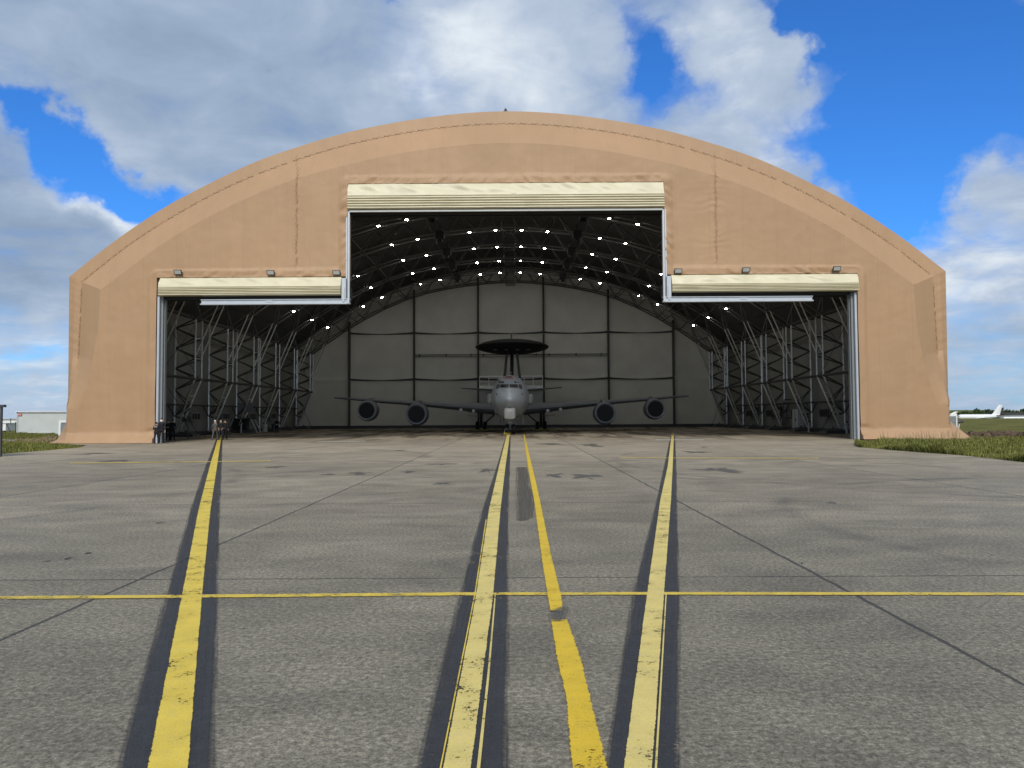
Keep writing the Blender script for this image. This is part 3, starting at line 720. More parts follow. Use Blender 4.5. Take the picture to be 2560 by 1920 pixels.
# floodlights on the lintel hem
fl_lab = [(448, 682, 'floodlight over the left doorway, nearest the outer corner'), (679, 683, 'floodlight over the left doorway, middle of its three'), (843, 683, 'floodlight over the left doorway, next to the tall centre opening'),
          (1694, 679, 'floodlight over the right doorway, next to the tall centre opening'), (1863, 676, 'floodlight over the right doorway, middle of its three'), (2089, 673, 'floodlight over the right doorway, nearest the outer corner')]
def make_flood():
    e = empty('floodlight', (0, 0, 0), 'x', 'floodlight', 'floodlights over the side doorways')
    rot = Matrix.Rotation(R(30), 3, 'X')
    a = MB(); a.box((0, -.22, 0), (.56, .09, .36), rot); bevel(a.build('housing', M['dgrey'], e), .015)
    a = MB(); a.box((0, -.268, -.005), (.46, .01, .27), rot); a.build('lens', M['pale'], e)
    a = MB(); a.tube((-.26, -.2, 0), (-.26, .1, .05), .02, 6); a.tube((.26, -.2, 0), (.26, .1, .05), .02, 6); a.tube((-.26, .1, .05), (.26, .1, .05), .02, 6); a.build('bracket', M['dgrey'], e)
    return e
f0 = make_flood()
for i, (px, py, lab) in enumerate(fl_lab):
    e = f0 if i == 0 else copy_tree(f0); p = at(px, py, YF-.1); e.location = p; e['label'] = lab
# ceiling lamps
def make_lamp():
    e = empty('ceiling_lamp', (0, 0, 0), 'x', 'ceiling lamp', 'lit ceiling lamps on the roof trusses')
    a = MB(); a.box((0, 0, .12), (.42, .3, .10)); a.tube((-.12, 0, .17), (-.12, 0, .5), .02, 5); a.tube((.12, 0, .17), (.12, 0, .5), .02, 5)
    a.build('housing', M['dgrey'], e)
    a = MB(); a.box((0, -.02, .04), (.22, .17, .05)); a.build('lens', M['lamp'], e)
    return e
l0 = make_lamp(); first = True
ordn = ['first', 'second', 'third', 'fourth', 'fifth', 'sixth', 'seventh', 'eighth', 'ninth', 'tenth', 'eleventh', 'twelfth', 'thirteenth', 'fourteenth']
LX = [-24.6, -19.8, -17.3, -12.1, -9.45, -4.05, -1.35, 1.35, 4.05, 9.45, 12.1, 17.3, 19.8, 24.6]
for r_, (y, rn) in enumerate(((72, 'on the nearest lit arch'), (80, 'on the second lit arch inward'), (88, 'on the third lit arch inward'), (96, 'on the fourth lit arch inward'), (104, 'on the farthest lit arch'))):
    vis = [x for x in LX if not (y == 72 and (abs(x) in (4.05, 1.35, 17.3, 19.8)))]
    if y in (80,): vis = [x for x in vis if abs(x) not in (17.3,)]
    for k, x in enumerate(vis):
        e = l0 if first else copy_tree(l0); first = False
        e.location = (CX+x, y-.8, curve(LOW, x)-.38)
        e['label'] = 'lit roof lamp, %s from left, %s' % (ordn[k], rn)
# hanging fan heaters
def make_heater():
    e = empty('heater', (0, 0, 0), 'x', 'heater', 'black heaters hanging under the roof')
    a = MB(); a.box((0, 0, 0), (.9, .9, .75)); bevel(a.build('casing', M['black'], e), .08)
    a = MB(); a.tube((0, 0, -.37), (0, 0, -.7), .26, 10, .34); a.build('nozzle', M['black'], e)
    a = MB(); a.tube((0, 0, .37), (0, 0, 1.1), .04, 5); a.build('hanger', M['black'], e); return e
h0 = make_heater(); first = True
for r_, y in enumerate((72, 80, 88, 96, 104)):
    for sg, nm in ((-1, 'left'), (1, 'right')):
        e = h0 if first else copy_tree(h0); first = False
        e.location = (CX+sg*7.1, y-.9, curve(LOW, 7.1)-.35)
        e['label'] = 'black hanging heater %s of the roof catwalk, %s back from the doorway' % (nm, ordn[r_])
# ------------------------------------------------------------------ aircraft (nose towards the camera)
AX = -0.52; AY = 71.0
plane = empty('aircraft', (AX, AY, 0), 'grey four-engined radar aircraft with a black rotating dome above its back, nose towards the doorway', 'aircraft')
def A(x, y, z): return Vector((AX+x, AY+y, z))
# fuselage stations: y, half width, top z, bottom z
ST = [(0, .02, 3.38, 3.34), (.12, .20, 3.56, 3.16), (.4, .40, 3.78, 2.95), (.9, .66, 4.02, 2.68), (1.6, .97, 4.28, 2.38), (2.3, 1.22, 4.52, 2.12), (2.75, 1.36, 4.68, 1.99),
      (3.2, 1.48, 5.02, 1.88), (3.7, 1.59, 5.32, 1.78), (4.3, 1.70, 5.54, 1.68), (5.2, 1.82, 5.74, 1.56), (6.2, 1.90, 5.87, 1.47), (7.5, 1.94, 5.94, 1.43), (10, 1.945, 5.95, 1.42), (24, 1.945, 5.95, 1.42), (28, 1.92, 5.95, 1.50),
      (32, 1.62, 5.92, 2.2), (36, 1.10, 5.85, 3.4), (38.5, .62, 5.7, 4.3), (40.2, .2, 5.5, 4.9)]
def station(y):
    ys_ = [s[0] for s in ST]; return [float(np.interp(y, ys_, [s[k] for s in ST])) for k in (1, 2, 3)]
fus = MB(); rings = []; yl = list(np.linspace(0, .4, 5))+list(np.linspace(.55, 8, 44))+list(np.linspace(8.7, 40.2, 40))
# smooth the interpolated stations
sm = []
for y in yl:
    acc = [0, 0, 0]; d = min(.30, y*.5)
    for o in (-1, -.5, 0, .5, 1):
        s_ = station(max(0, y+o*d))
        for k in range(3): acc[k] += s_[k]/5
    sm.append(acc)
for y, (hw, zt, zb) in zip(yl, sm):
    zc = (zt+zb)/2; hh = (zt-zb)/2; ring = []
    zw = zb+(zt-zb)*.47
    for i in range(56):
        t = 2*math.pi*i/56; c, s_ = math.cos(t), math.sin(t)
        e = .96 if s_ < 0 else 1.0
        z = zw+(zt-zw)*s_ if s_ > 0 else zw+(zw-zb)*s_
        ring.append(A(hw*math.copysign(abs(c)**e, c), y, z))
    rings.append(ring)
fus.loft(rings); fuse = fus.build('fuselage', M['paint'], plane, True, 50)
bpy.context.view_layer.update()
bvh = BVHTree.FromPolygons([v.co[:] for v in fuse.data.vertices], [p.vertices[:] for p in fuse.data.polygons])
Z2 = lambda x, y: (1100+x/5.925, 820+y/5.925)
def hit(zx, zy, off=.015):
    d = ray(*Z2(zx, zy)).normalized(); h, n, i, ds = bvh.ray_cast(CAM, d)
    if h is None: return None
    if n.dot(d) > 0: n = -n
    return h+n*off, n
def decal(poly, name, mat, parent=fuse, sub=5, off=.012):
    """a thin plate following the skin: bilinear patch of a quad given in photo coordinates"""
    a, b, c, d = poly; top, bot = [], []; mb_ = MB()
    for i in range(sub+1):
        for j in range(sub+1):
            u, v = i/sub, j/sub
            x = (a[0]*(1-u)+b[0]*u)*(1-v)+(d[0]*(1-u)+c[0]*u)*v; y = (a[1]*(1-u)+b[1]*u)*(1-v)+(d[1]*(1-u)+c[1]*u)*v
            h = hit(x, y, off)
            if h is None: return None
            top.append(h[0]); bot.append(h[0]-h[1]*(off+.02))
    n = sub+1; q = lambda i, j: i*n+j
    fs = [(q(i, j), q(i+1, j), q(i+1, j+1), q(i, j+1)) for i in range(sub) for j in range(sub)]
    m2 = len(top); edge = [q(i, 0) for i in range(n)]+[q(sub, j) for j in range(1, n)]+[q(i, sub) for i in range(sub-1, -1, -1)]+[q(0, j) for j in range(sub-1, 0, -1)]
    fs += [(edge[k], edge[(k+1) % len(edge)], m2+edge[(k+1) % len(edge)], m2+edge[k]) for k in range(len(edge))]
    mb_.add(top+bot, fs); return mb_.build(name, mat, parent)
def pane(poly):
    cx = sum(p[0] for p in poly)/4; cy = sum(p[1] for p in poly)/4
    f = [(cx+(p[0]-cx)*1.10+math.copysign(2, p[0]-cx), cy+(p[1]-cy)*1.15+math.copysign(2, p[1]-cy)) for p in poly]
    w = decal(f, 'cockpit_window', M['paint_d'], fuse, 5, .012)
    g = decal(poly, 'pane', M['glass'], w, 5, .024)
pane([(905, 838), (1012, 838), (1014, 880), (893, 882)]); pane([(1037, 838), (1143, 838), (1156, 882), (1035, 880)])
pane([(862, 842), (884, 840), (876, 880), (850, 903)]); pane([(1164, 840), (1186, 842), (1199, 903), (1172, 880)])
pane([(842, 846), (857, 843), (846, 900), (830, 897)]); pane([(1191, 843), (1206, 846), (1218, 897), (1203, 900)])
pane([(918, 795), (946, 795), (944, 812), (908, 812)]); pane([(1100, 795), (1128, 795), (1138, 812), (1102, 812)])
pane([(890, 798), (906, 796), (894, 814), (884, 815)]); pane([(1146, 796), (1158, 798), (1166, 815), (1156, 814)])
for nm, q, mt in (('hatch_marking', [(962, 716), (1084, 716), (1086, 728), (960, 728)], 'pink'), ('hatch_marking', [(962, 746), (1086, 746), (1086, 760), (960, 760)], 'pink'), ('hatch_marking', [(962, 730), (978, 730), (976, 745), (960, 745)], 'pink'), ('hatch_marking', [(1072, 730), (1086, 730), (1088, 745), (1074, 745)], 'pink'),
                  ('hatch_slot', [(986, 722), (1064, 722), (1064, 734), (984, 736)], 'black'), ('hatch_marking', [(1010, 690), (1050, 690), (1052, 703), (1008, 703)], 'pink'),
                  ('vent', [(830, 968), (844, 968), (843, 994), (829, 994)], 'dgrey'), ('vent', [(1208, 965), (1222, 965), (1223, 990), (1209, 990)], 'dgrey')):
    decal(q, nm, M[mt], fuse, 3, .018 if nm != 'hatch_slot' else .028)
# roof aerial, refuelling probe
s = MB(); p = hit(1030, 700); s.tube(p[0]-Vector((.12, 0, .1)), p[0]+Vector((-.12, .3, .32)), .02, 6); s.tube(p[0]+Vector((.14, 0, -.1)), p[0]+Vector((.14, .3, .3)), .02, 6)
s.tube(p[0]+Vector((-.2, .3, .32)), p[0]+Vector((.22, .3, .3)), .035, 6); s.tube(p[0]+Vector((-.17, .3, .3)), p[0]+Vector((-.17, .3, .5)), .012, 5); s.build('aerial', M['pale'], plane)
s = MB(); h = hit(884, 800); q = hit(850, 742)
tip = at(*Z2(862, 742), h[0].y-1.2); root = h[0]
s.tube(root+Vector((0, 1.2, 0)), root.lerp(tip, .5), .13, 12, .12); s.tube(root.lerp(tip, .5), tip, .12, 12, .09)
s.tube(tip, tip+Vector((0, -.18, .02)), .11, 12, .05); s.tube(tip+Vector((0, 0, .05)), tip+Vector((-.02, 0, .2)), .045, 8); s.build('refuelling_probe', M['pale'], plane, True, 40)
# chin fairing (nose gear door housing)
s = MB(); rr = []
yc = hit(1027, 1200)[0].y
for k, (y, hw, zt, zb) in enumerate(((-.75, .28, 2.30, 2.12), (-.7, .42, 2.42, 1.75), (-.6, .52, 2.50, 1.52), (-.3, .56, 2.60, 1.42), (.4, .56, 2.62, 1.40), (1.6, .54, 2.3, 1.40))):
    ring = []
    for i in range(28):
        t = 2*math.pi*i/28; c, n_ = math.cos(t), math.sin(t)
        ring.append(Vector((AX+.12*0+hw*math.copysign(abs(c)**.45, c), yc+y, (zt+zb)/2+(zt-zb)/2*math.copysign(abs(n_)**.45, n_))))
    rr.append(ring)
s.loft(rr); chin = s.build('chin_radome', M['chin'], plane, True, 45)
s = MB(); s.box((AX, yc-.72, 2.2), (.55, .04, .18)); s.build('intake', M['paint_d'], chin)
# side pods
for sg in (-1, 1):
    s = MB(); rr = []
    for y, w, hgt in ((6.3, .02, .1), (6.42, .26, .38), (6.7, .38, .48), (7.4, .42, .52), (9.2, .42, .52), (10.2, .3, .4), (10.8, .05, .1)):
        rr.append([A(sg*1.93+(w*math.copysign(abs(math.cos(t))**.6, math.cos(t))), y, 3.52+hgt*math.copysign(abs(math.sin(t))**.6, math.sin(t))) for t in np.linspace(0, 2*math.pi, 25)[:-1]])
    s.loft(rr); s.build('side_pod', M['pale'], plane, True, 50)
# wings
def airfoil(le, chord, th, n=12, twist=0):
    up_, lo_ = [], []
    for i in range(n+1):
        t = (1-math.cos(math.pi*i/n))/2
        yt = 5*th*(.2969*math.sqrt(t)-.1260*t-.3516*t*t+.2843*t**3-.1015*t**4)
        up_.append((t*chord, yt*chord*1.15-twist*t)); lo_.append((t*chord, -yt*chord*.85-twist*t))
    return [le+Vector((0, a, b)) for a, b in up_]+[le+Vector((0, a, b)) for a, b in reversed(lo_[1:-1])]
for sg in (-1, 1):
    s = MB(); sec = []
    for x, y, z, c, th in ((1.0, 12.3, 2.42, 11.5, .125), (1.9, 13.0, 2.47, 10.6, .125), (3.6, 14.2, 2.62, 9.4, .12), (6, 15.9, 2.80, 7.6, .115), (10.7, 19.2, 3.22, 5.6, .11), (17.2, 23.6, 3.72, 3.9, .10), (21.8, 26.8, 4.14, 2.8, .10), (22.7, 27.5, 4.20, 2.2, .08), (22.95, 28.3, 4.22, 1.0, .06)):
        sec.append(airfoil(A(sg*x, y, z), c, th, 14, -.0))
    s.loft(sec); wing = s.build('wing', M['paint_d'], plane, True, 40)
    s = MB()
    for x, y, z in ((4.1, 14.9, 2.45), (5.55, 15.5, 2.58)):
        s.tube(A(sg*x, y-.95, z-.10), A(sg*x, y-.2, z-.10), .17, 12)
    s.build('landing_light', M['white'], wing)
    s = MB(); s.box(A(sg*4.25, 14.12, 2.36), (.62, .1, .34)); s.build('light_recess', M['black'], wing)
    # fairing root
    for x, y, z, r in ((10.7, 16.3, 2.05, 1.17), (17.2, 20.7, 2.52, 1.13)):
        prof_ = [(0, .80), (.02, .90), (-.05, .97), (-.02, 1.0), (.25, 1.06), (.8, 1.10), (1.6, 1.08), (2.6, .95), (3.6, .72), (4.4, .50)]
        s = MB(); s.loft([[A(sg*x+r*q*math.cos(t), y+yy_, z+r*q*math.sin(t)*(1 if math.sin(t) > 0 else 1.04)) for t in np.linspace(0, 2*math.pi, 37)[:-1]] for yy_, q in prof_], True, False)
        eng = s.build('engine', M['paint_d'], plane, True, 60)
        s = MB(); s.loft([[A(sg*x+r*q*math.cos(t), y+yy_, z+r*q*math.sin(t)) for t in np.linspace(0, 2*math.pi, 37)[:-1]] for yy_, q in ((.03, .90), (-.06, .955), (-.05, .985), (.06, 1.01))], True, False)
        s.build('intake_lip', M['paint'], eng, True)
        s = MB(); s.loft([[A(sg*x+r*q*math.cos(t), y+yy_, z+r*q*math.sin(t)) for t in np.linspace(0, 2*math.pi, 37)[:-1]] for yy_, q in ((.03, .90), (.3, .82), (.9, .78), (1.3, .78), (1.31, .02))], True, True)
        s.build('intake_duct', M['black'], eng, True, 50)
        s = MB(); s.tube(A(sg*x, y+1.28, z), A(sg*x, y+.85, z), .28*r, 14, .03)
        for k in range(24):
            t = 2*math.pi*k/24; d = Vector((math.cos(t), 0, math.sin(t))); e_ = Vector((-math.sin(t), 0, math.cos(t)))
            o_ = A(sg*x, y+1.15, z); s.add([o_+d*.25*r-e_*.03, o_+d*.25*r+e_*.03+Vector((0, .1, 0)), o_+d*.77*r+e_*.09+Vector((0, .1, 0)), o_+d*.77*r-e_*.05], [(0, 1, 2, 3)])
        s.build('fan', M['dgrey'], eng)
        s = MB(); zt = z+r*1.0
        s.loft([[A(sg*x-.16, y+yy_, za), A(sg*x+.16, y+yy_, za), A(sg*x+.12, y+yy_, zb_), A(sg*x-.12, y+yy_, zb_)] for yy_, za, zb_ in ((.9, zt-.1, zt+.06), (2.4, zt-.15, zt+.42), (4.5, zt-.5, zt+.4), (6, zt-.1, zt+.3))])
        s.build('pylon', M['paint_d'], eng)
        s = MB(); s.box(A(sg*x-.72*r*1.1, y+.9, z+.72*r), (.32, .7, .05), Matrix.Rotation(R(40), 3, 'Y')); s.box(A(sg*x+.72*r*1.12, y+.9, z+.72*r), (.32, .7, .05), Matrix.Rotation(R(-40), 3, 'Y'))
        s.build('strake', M['paint_d'], eng)
    # tailplane
    s = MB(); s.loft([airfoil(A(sg*x, y, z), c, .1, 10) for x, y, z, c in ((.2, 34.2, 5.12, 4.0), (1, 34.6, 5.2, 3.6), (7.0, 37.8, 5.72, 1.7), (7.2, 38.2, 5.73, 1.0))]); s.build('tailplane', M['paint_d'], plane, True, 40)
s = MB(); rr = []
for z, y, c in ((5.3, 31.0, 8.5), (6.2, 32.6, 7.0), (13.2, 38.0, 3.0), (13.4, 38.4, 2.4)):
    sec = airfoil(Vector((0, y, 0)), c, .09, 10); rr.append([A(p.z, p.y, z) for p in sec])
s.loft(rr); s.build('fin', M['paint_d'], plane, True, 40)
# rotodome on two struts
RZ = 10.62; RY = 28.0; s = MB(); rr = []
prof_ = [(0.01, .90), (1.5, .87), (2.9, .70), (3.9, .46), (4.45, .22), (4.72, .05), (4.74, -.03), (4.5, -.22), (3.9, -.44), (2.9, -.66), (1.5, -.82), (.01, -.86)]
tilt = R(-2.0)
for r, z in prof_:
    rr.append([A(0+.15, RY, RZ)+Vector((r*math.cos(t), r*math.sin(t)*math.cos(tilt)-z*math.sin(tilt), z*math.cos(tilt)+r*math.sin(t)*math.sin(tilt))) for t in np.linspace(0, 2*math.pi, 73)[:-1]])
s.loft(rr); dome = s.build('rotodome', M['dome'], plane, True, 35)
s = MB()
for k in range(4):
    x = -2.1+k*1.38; s.box(A(.15+x, RY-3.05, RZ-.60), (.45, .3, .05), Matrix.Rotation(R(-12), 3, 'X'))
s.build('vent', M['paint_d'], dome)
for sg in (-1, 1):
    s = MB(); rr = []
    for t in (0, 1):
        x = sg*(1.15-.50*t); z = 5.5+(RZ-.85-5.5)*t; c = 2.2-.4*t; y = RY-1.2+.3*t
        rr.append([A(.12+x+w, y+yy_, z) for yy_, w in ((0, 0), (.3, .13), (1.0, .17), (c*.8, .1), (c, 0), (c*.8, -.1), (1.0, -.17), (.3, -.13))])
    s.loft(rr); s.build('dome_strut', M['paint_d'], plane, True, 60)
s = MB(); s.tube(A(.12, RY+1, 5.7), A(.12, RY+1, RZ-.7), .22, 10); s.build('dome_strut', M['dgrey'], plane, True)
# landing gear
def wheel(parent, x, y, r, w):
    s = MB(); rr = []
    for q, xx_ in ((.55, -.5), (.9, -.5), (.99, -.35), (1.0, 0), (.99, .35), (.9, .5), (.55, .5)):
        rr.append([A(x+xx_*w, y+r*q*math.cos(t), r+r*q*math.sin(t)) for t in np.linspace(0, 2*math.pi, 29)[:-1]])
    s.loft(rr); wl = s.build('wheel', M['black'], parent, True, 50)
    s = MB(); s.tube(A(x-w*.46, y, r), A(x+w*.46, y, r), r*.52, 14); s.tube(A(x-w*.52, y, r), A(x+w*.52, y, r), r*.2, 10); s.build('rim', M['grille'], wl, True, 40)
NY = 5.0
s = MB(); s.tube(A(0, NY, .45), A(0, NY+.1, 1.6), .09, 12); s.tube(A(0, NY+.02, .9), A(0, NY+.1, 1.6), .14, 12)
s.tube(A(-.36, NY, .5), A(.36, NY, .5), .06, 8); s.tube(A(0, NY-.15, .95), A(0, NY+.9, 1.5), .05, 8); s.box(A(0, NY-.14, 1.12), (.46, .1, .16)); s.tube(A(0, NY-.15, .5), A(0, NY-.28, .72), .04, 6); s.tube(A(0, NY-.28, .72), A(0, NY-.12, 1.0), .04, 6)
ng = s.build('nose_gear', M['lgrey'], plane, True, 40)
wheel(ng, -.30, NY, .49, .27); wheel(ng, .34, NY, .49, .27)
s = MB()
for x in (-.1, .12): s.tube(A(x, NY-.2, 1.13), A(x, NY-.3, 1.13), .07, 10)
s.build('taxi_light', M['white'], ng)
for sg in (-1, 1):
    s = MB(); s.box(A(sg*.62, NY-.1, 1.32), (.06, 1.4, .42), Matrix.Rotation(R(sg*-38), 3, 'Y')); s.build('gear_door', M['paint_d'], plane)
    GY = 23.6; gx = sg*3.65
    s = MB(); s.tube(A(gx, GY, .6), A(gx, GY, 2.6), .17, 12); s.tube(A(gx, GY-.1, .7), A(gx-sg*.0, GY-.3, 1.5), .08, 8); s.tube(A(gx-sg*.25, GY, .75), A(gx-sg*1.9, GY, 2.2), .085, 10)
    s.tube(A(gx, GY-.75, .54), A(gx, GY+.75, .54), .13, 10); s.tube(A(gx-.5, GY-.7, .54), A(gx+.5, GY-.7, .54), .07, 8); s.tube(A(gx-.5, GY+.7, .54), A(gx+.5, GY+.7, .54), .07, 8)
    s.tube(A(gx+sg*.28, GY, 1.0), A(gx+sg*.3, GY, 2.5), .05, 8)
    mg = s.build('main_gear', M['dgrey'], plane, True, 40)
    for dy in (-.7, .7):
        for dx in (-.46, .46): wheel(mg, gx+dx, GY+dy, .55, .38)
    s = MB(); s.box(A(gx+sg*.95, GY, 1.78), (1.5, 1.6, .06), Matrix.Rotation(R(sg*-4), 3, 'Y')); s.build('gear_door', M['paint_d'], plane)
# hanging covers and aerials below
s = MB()
for a_, b_, y in (((820, 1110), (826, 1310), 4.4), ((826, 1310), (826, 1400), 4.4)):
    s.tube(at(*Z2(*a_), AY+y), at(*Z2(*b_), AY+y), .03, 5)
h = hit(815, 1108); s.tube(h[0], h[0]-Vector((.12, .2, 0)), .05, 6)
s.build('probe_streamer', M['grille'], plane)
s = MB(); s.tube(at(*Z2(1222, 1172), AY+4.4), at(*Z2(1231, 1420), AY+4.4), .03, 5); h = hit(1218, 1178); s.tube(h[0], h[0]+Vector((.08, -.2, 0)), .05, 6); s.build('probe_streamer', M['grille'], plane)
s = MB()
for x in (842, 1208):
    h = hit(x, 1040); s.tube(h[0], h[0]-Vector((0, .25, .0)), .03, 6); s.tube(h[0]-Vector((0, .25, 0)), h[0]-Vector((.0, .28, .32)), .016, 5)
s.build('air_data_probe', M['pale'], plane)
s = MB()
for x, y, z0, z1 in ((-1.2, 17, 1.5, .75), (-.8, 14, 1.5, 1.15)): s.add([A(x-.03, y, z0), A(x+.03, y, z0), A(x+.03, y+.5, z0), A(x-.03, y+.5, z0), A(x-.02, y+.3, z1), A(x+.02, y+.3, z1), A(x+.02, y+.5, z1), A(x-.02, y+.5, z1)], [(0, 1, 5, 4), (1, 2, 6, 5), (2, 3, 7, 6), (3, 0, 4, 7), (4, 5, 6, 7)])
s.build('belly_aerial', M['dgrey'], plane)
# chocks
def chock(loc, w, mat, label, hoop):
    e = empty('wheel_chock', loc, label, 'wheel chock', 'yellow chocks at the aircraft wheels')
    L = Vector(loc); s = MB()
    s.loft([[L+Vector((x, -.16, 0)), L+Vector((x, .16, 0)), L+Vector((x, .08, .14)), L+Vector((x, -.06, .14))] for x in (-w/2, -w/2+.02, w/2-.02, w/2)])
    s.build('block', M[mat], e)
    if hoop:
        s = MB(); pts = [L+Vector((-.08+.19*math.cos(t), -.02, .12+.42*math.sin(t))) for t in np.linspace(0, math.pi, 13)]
        s.path(pts, .022, 6); s.build('handle', M['pale'], e, True)
    return e
chock((AX-.28, AY+NY-.75, .01), .72, 'yellow_obj', 'bright yellow chock with rope hoop at the nose wheels', True)
chock((AX-3.65, AY+22.1, .01), 1.5, 'yellow_dull', 'long yellow chock at the main wheels on the left of the photo', False)
chock((AX+3.7, AY+22.1, .01), 1.5, 'yellow_dull', 'long yellow chock at the main wheels on the right of the photo', False)
# tail docking platform against the back wall
dock = empty('maintenance_platform', (CX, 111.0, 0), 'white railed tail access platform behind the aircraft fuselage', 'platform')
s = MB(); y = 111.2
for sg in (-1, 1):
    for x in (1.9, 3.2, 4.55):
        s.tube((CX+sg*x, y, 6.0), (CX+sg*x, y, 7.45), .05, 6)
    s.tube((CX+sg*.4, y, 7.45), (CX+sg*4.6, y, 7.45), .11, 6); s.tube((CX+sg*.4, y, 6.75), (CX+sg*4.6, y, 6.75), .03, 6)
s.build('railing', M['steel_white'], dock, True, 40)
s = MB()
for sg in (-1, 1): s.box((CX+sg*2.5, y, 5.85), (4.2, .5, .5))
bevel(s.build('deck', M['steel_white'], dock), .04)
s = MB()
for sg in (-1, 1):
    for x in (.5, 4.6): s.box((CX+sg*x, y+.1, 2.8), (.1, .1, 5.6))
    for z in (.45, .95, 1.6, 2.4): s.box((CX+sg*2.5, y+.1, z), (4.2, .05, .04))
s.build('frame', M['lgrey'], dock)
s = MB()
for sg in (-1, 1): s.box((CX+sg*3.6, y+.25, 4.2), (1.9, .06, 2.7))
s.build('panel', M['pale'], dock)
# ------------------------------------------------------------------ fittings along the hangar walls
def label_box(name, loc, size, mat, label, cat, group=None, extra=None):
    e = empty(name, loc, label, cat, group); L = Vector(loc)
    s = MB(); s.box(L+Vector((0, 0, size[2]/2)), size); bevel(s.build('body', M[mat], e), .02)
    if extra: extra(e, L)
    return e
XW = 31.2
def slats(e, L, w, h, z, side):
    s = MB(); 
    for k in range(3): s.box(L+Vector((side*.12, -w/3+k*w/3, z)), (.05, w/4.5, h*.75))
    s.build('opening', M['black'], e)
for sg, side in ((-1, 'left'), (1, 'right')):
    for k, y in enumerate((68, 76.5, 84.5, 93, 101)):
        e = empty('wall_vent', (CX+sg*XW, y, 1.6), 'dark framed vent low on the %s side wall, %s from the doorway' % (side, ordn[k]), 'vent', 'vents along the side walls')
        s = MB(); s.box((CX+sg*XW, y, 1.9), (.12, 2.1, .8)); s.build('frame', M['grille' if sg < 0 else 'dgrey'], e)
        s = MB()
        for j in (-.65, 0, .65): s.box((CX+sg*(XW-.05), y+j, 1.9), (.06, .5, .58))
        s.build('louvre', M['black'], e)
def extinguisher(x, y, lab):
    e = empty('fire_extinguisher', (x, y, 0), lab, 'fire extinguisher', 'fire extinguishers inside the hangar'); s = MB()
    s.loft([[Vector((x+r*math.cos(t), y+r*math.sin(t), z)) for t in np.linspace(0, 2*math.pi, 17)[:-1]] for r, z in ((.12, .02), (.14, .05), (.14, .75), (.10, .85), (.04, .92))]); s.build('cylinder', M['red'], e, True, 50)
    s = MB(); s.tube((x, y, .9), (x, y, 1.0), .04, 8); s.tube((x, y, 1.0), (x+.15, y, 1.05), .02, 6); s.path([(x, y, .95), (x-.16, y, .8), (x-.16, y, .4)], .02, 6); s.build('hose', M['black'], e)
extinguisher(CX+30.4, 62.5, 'red fire extinguisher inside the right side wall just behind the doorway')
# right side: pipes, door, cabinet
e = empty('cabinet', (CX+30.6, 82.0, 0), 'tall pale cabinet standing against the right side wall', 'cabinet')
s = MB(); s.box((CX+30.6, 82.0, 1.15), (.6, 1.6, 2.3)); bevel(s.build('body', M['lgrey'], e), .03)
s = MB(); s.box((CX+30.28, 82.0, 1.15), (.03, .04, 2.1)); s.box((CX+30.27, 81.8, 1.2), (.05, .05, .3)); s.build('handle', M['dgrey'], e)
e = empty('pipe_stand', (CX+30.2, 85.2, 0), 'dark pipework rising beside the pale cabinet on the right side wall', 'pipes')
s = MB(); 
for dy, z in ((0, 3.4), (.35, 3.0), (.7, 2.2), (-.4, 1.4)): s.path([(CX+30.3, 85.2+dy, .05), (CX+30.3, 85.2+dy, z), (CX+31.1, 85.2+dy, z)], .05, 6)
for z in (.7, 1.3): s.tube((CX+30.3, 84.6, z), (CX+30.3, 86.6, z), .04, 6)
s.build('pipe', M['steel_dark'], e)
for k, (x, y, lab) in enumerate(((CX+31.0, 88.5, 'dark electrical box on the right side wall beside the pipework'), (CX+31.0, 97, 'dark electrical box far back on the right side wall'), (CX-31.0, 90.5, 'dark electrical box on the left side wall behind the black trestle'))):
    e = empty('electrical_box', (x, y, 1.4), lab, 'electrical box', 'electrical boxes on the side walls')
    s = MB(); s.box((x, y, 2.0), (.2, .7, 1.3)); bevel(s.build('case', M['dgrey'], e), .02)
    s = MB(); s.tube((x-math.copysign(.12, x), y, 2.2), (x-math.copysign(.14, x), y, 2.2), .16, 12); s.build('dial', M['pale'], e)
for k, (y, sgn) in enumerate(((69.5, 1), (78.5, 1), (87, -1), (95, -1))):
    x = CX+sgn*30.4
    e = empty('standpipe', (x, y, 0), 'short grey standpipe by the %s side wall, %s back' % ('right' if sgn > 0 else 'left', 'farther' if k % 2 else 'nearer'), 'standpipe', 'standpipes by the side walls')
    s = MB(); s.tube((x, y, 0), (x, y, 1.0), .1, 8); s.tube((x, y, 1.0), (x, y, 1.15), .16, 10); s.build('pipe', M['lgrey'], e, True, 40)
    s = MB(); s.tube((x-.2, y, .8), (x+.2, y, .8), .04, 6); s.box((x, y-.14, 1.07), (.2, .05, .12)); s.build('valve', M['black'], e)
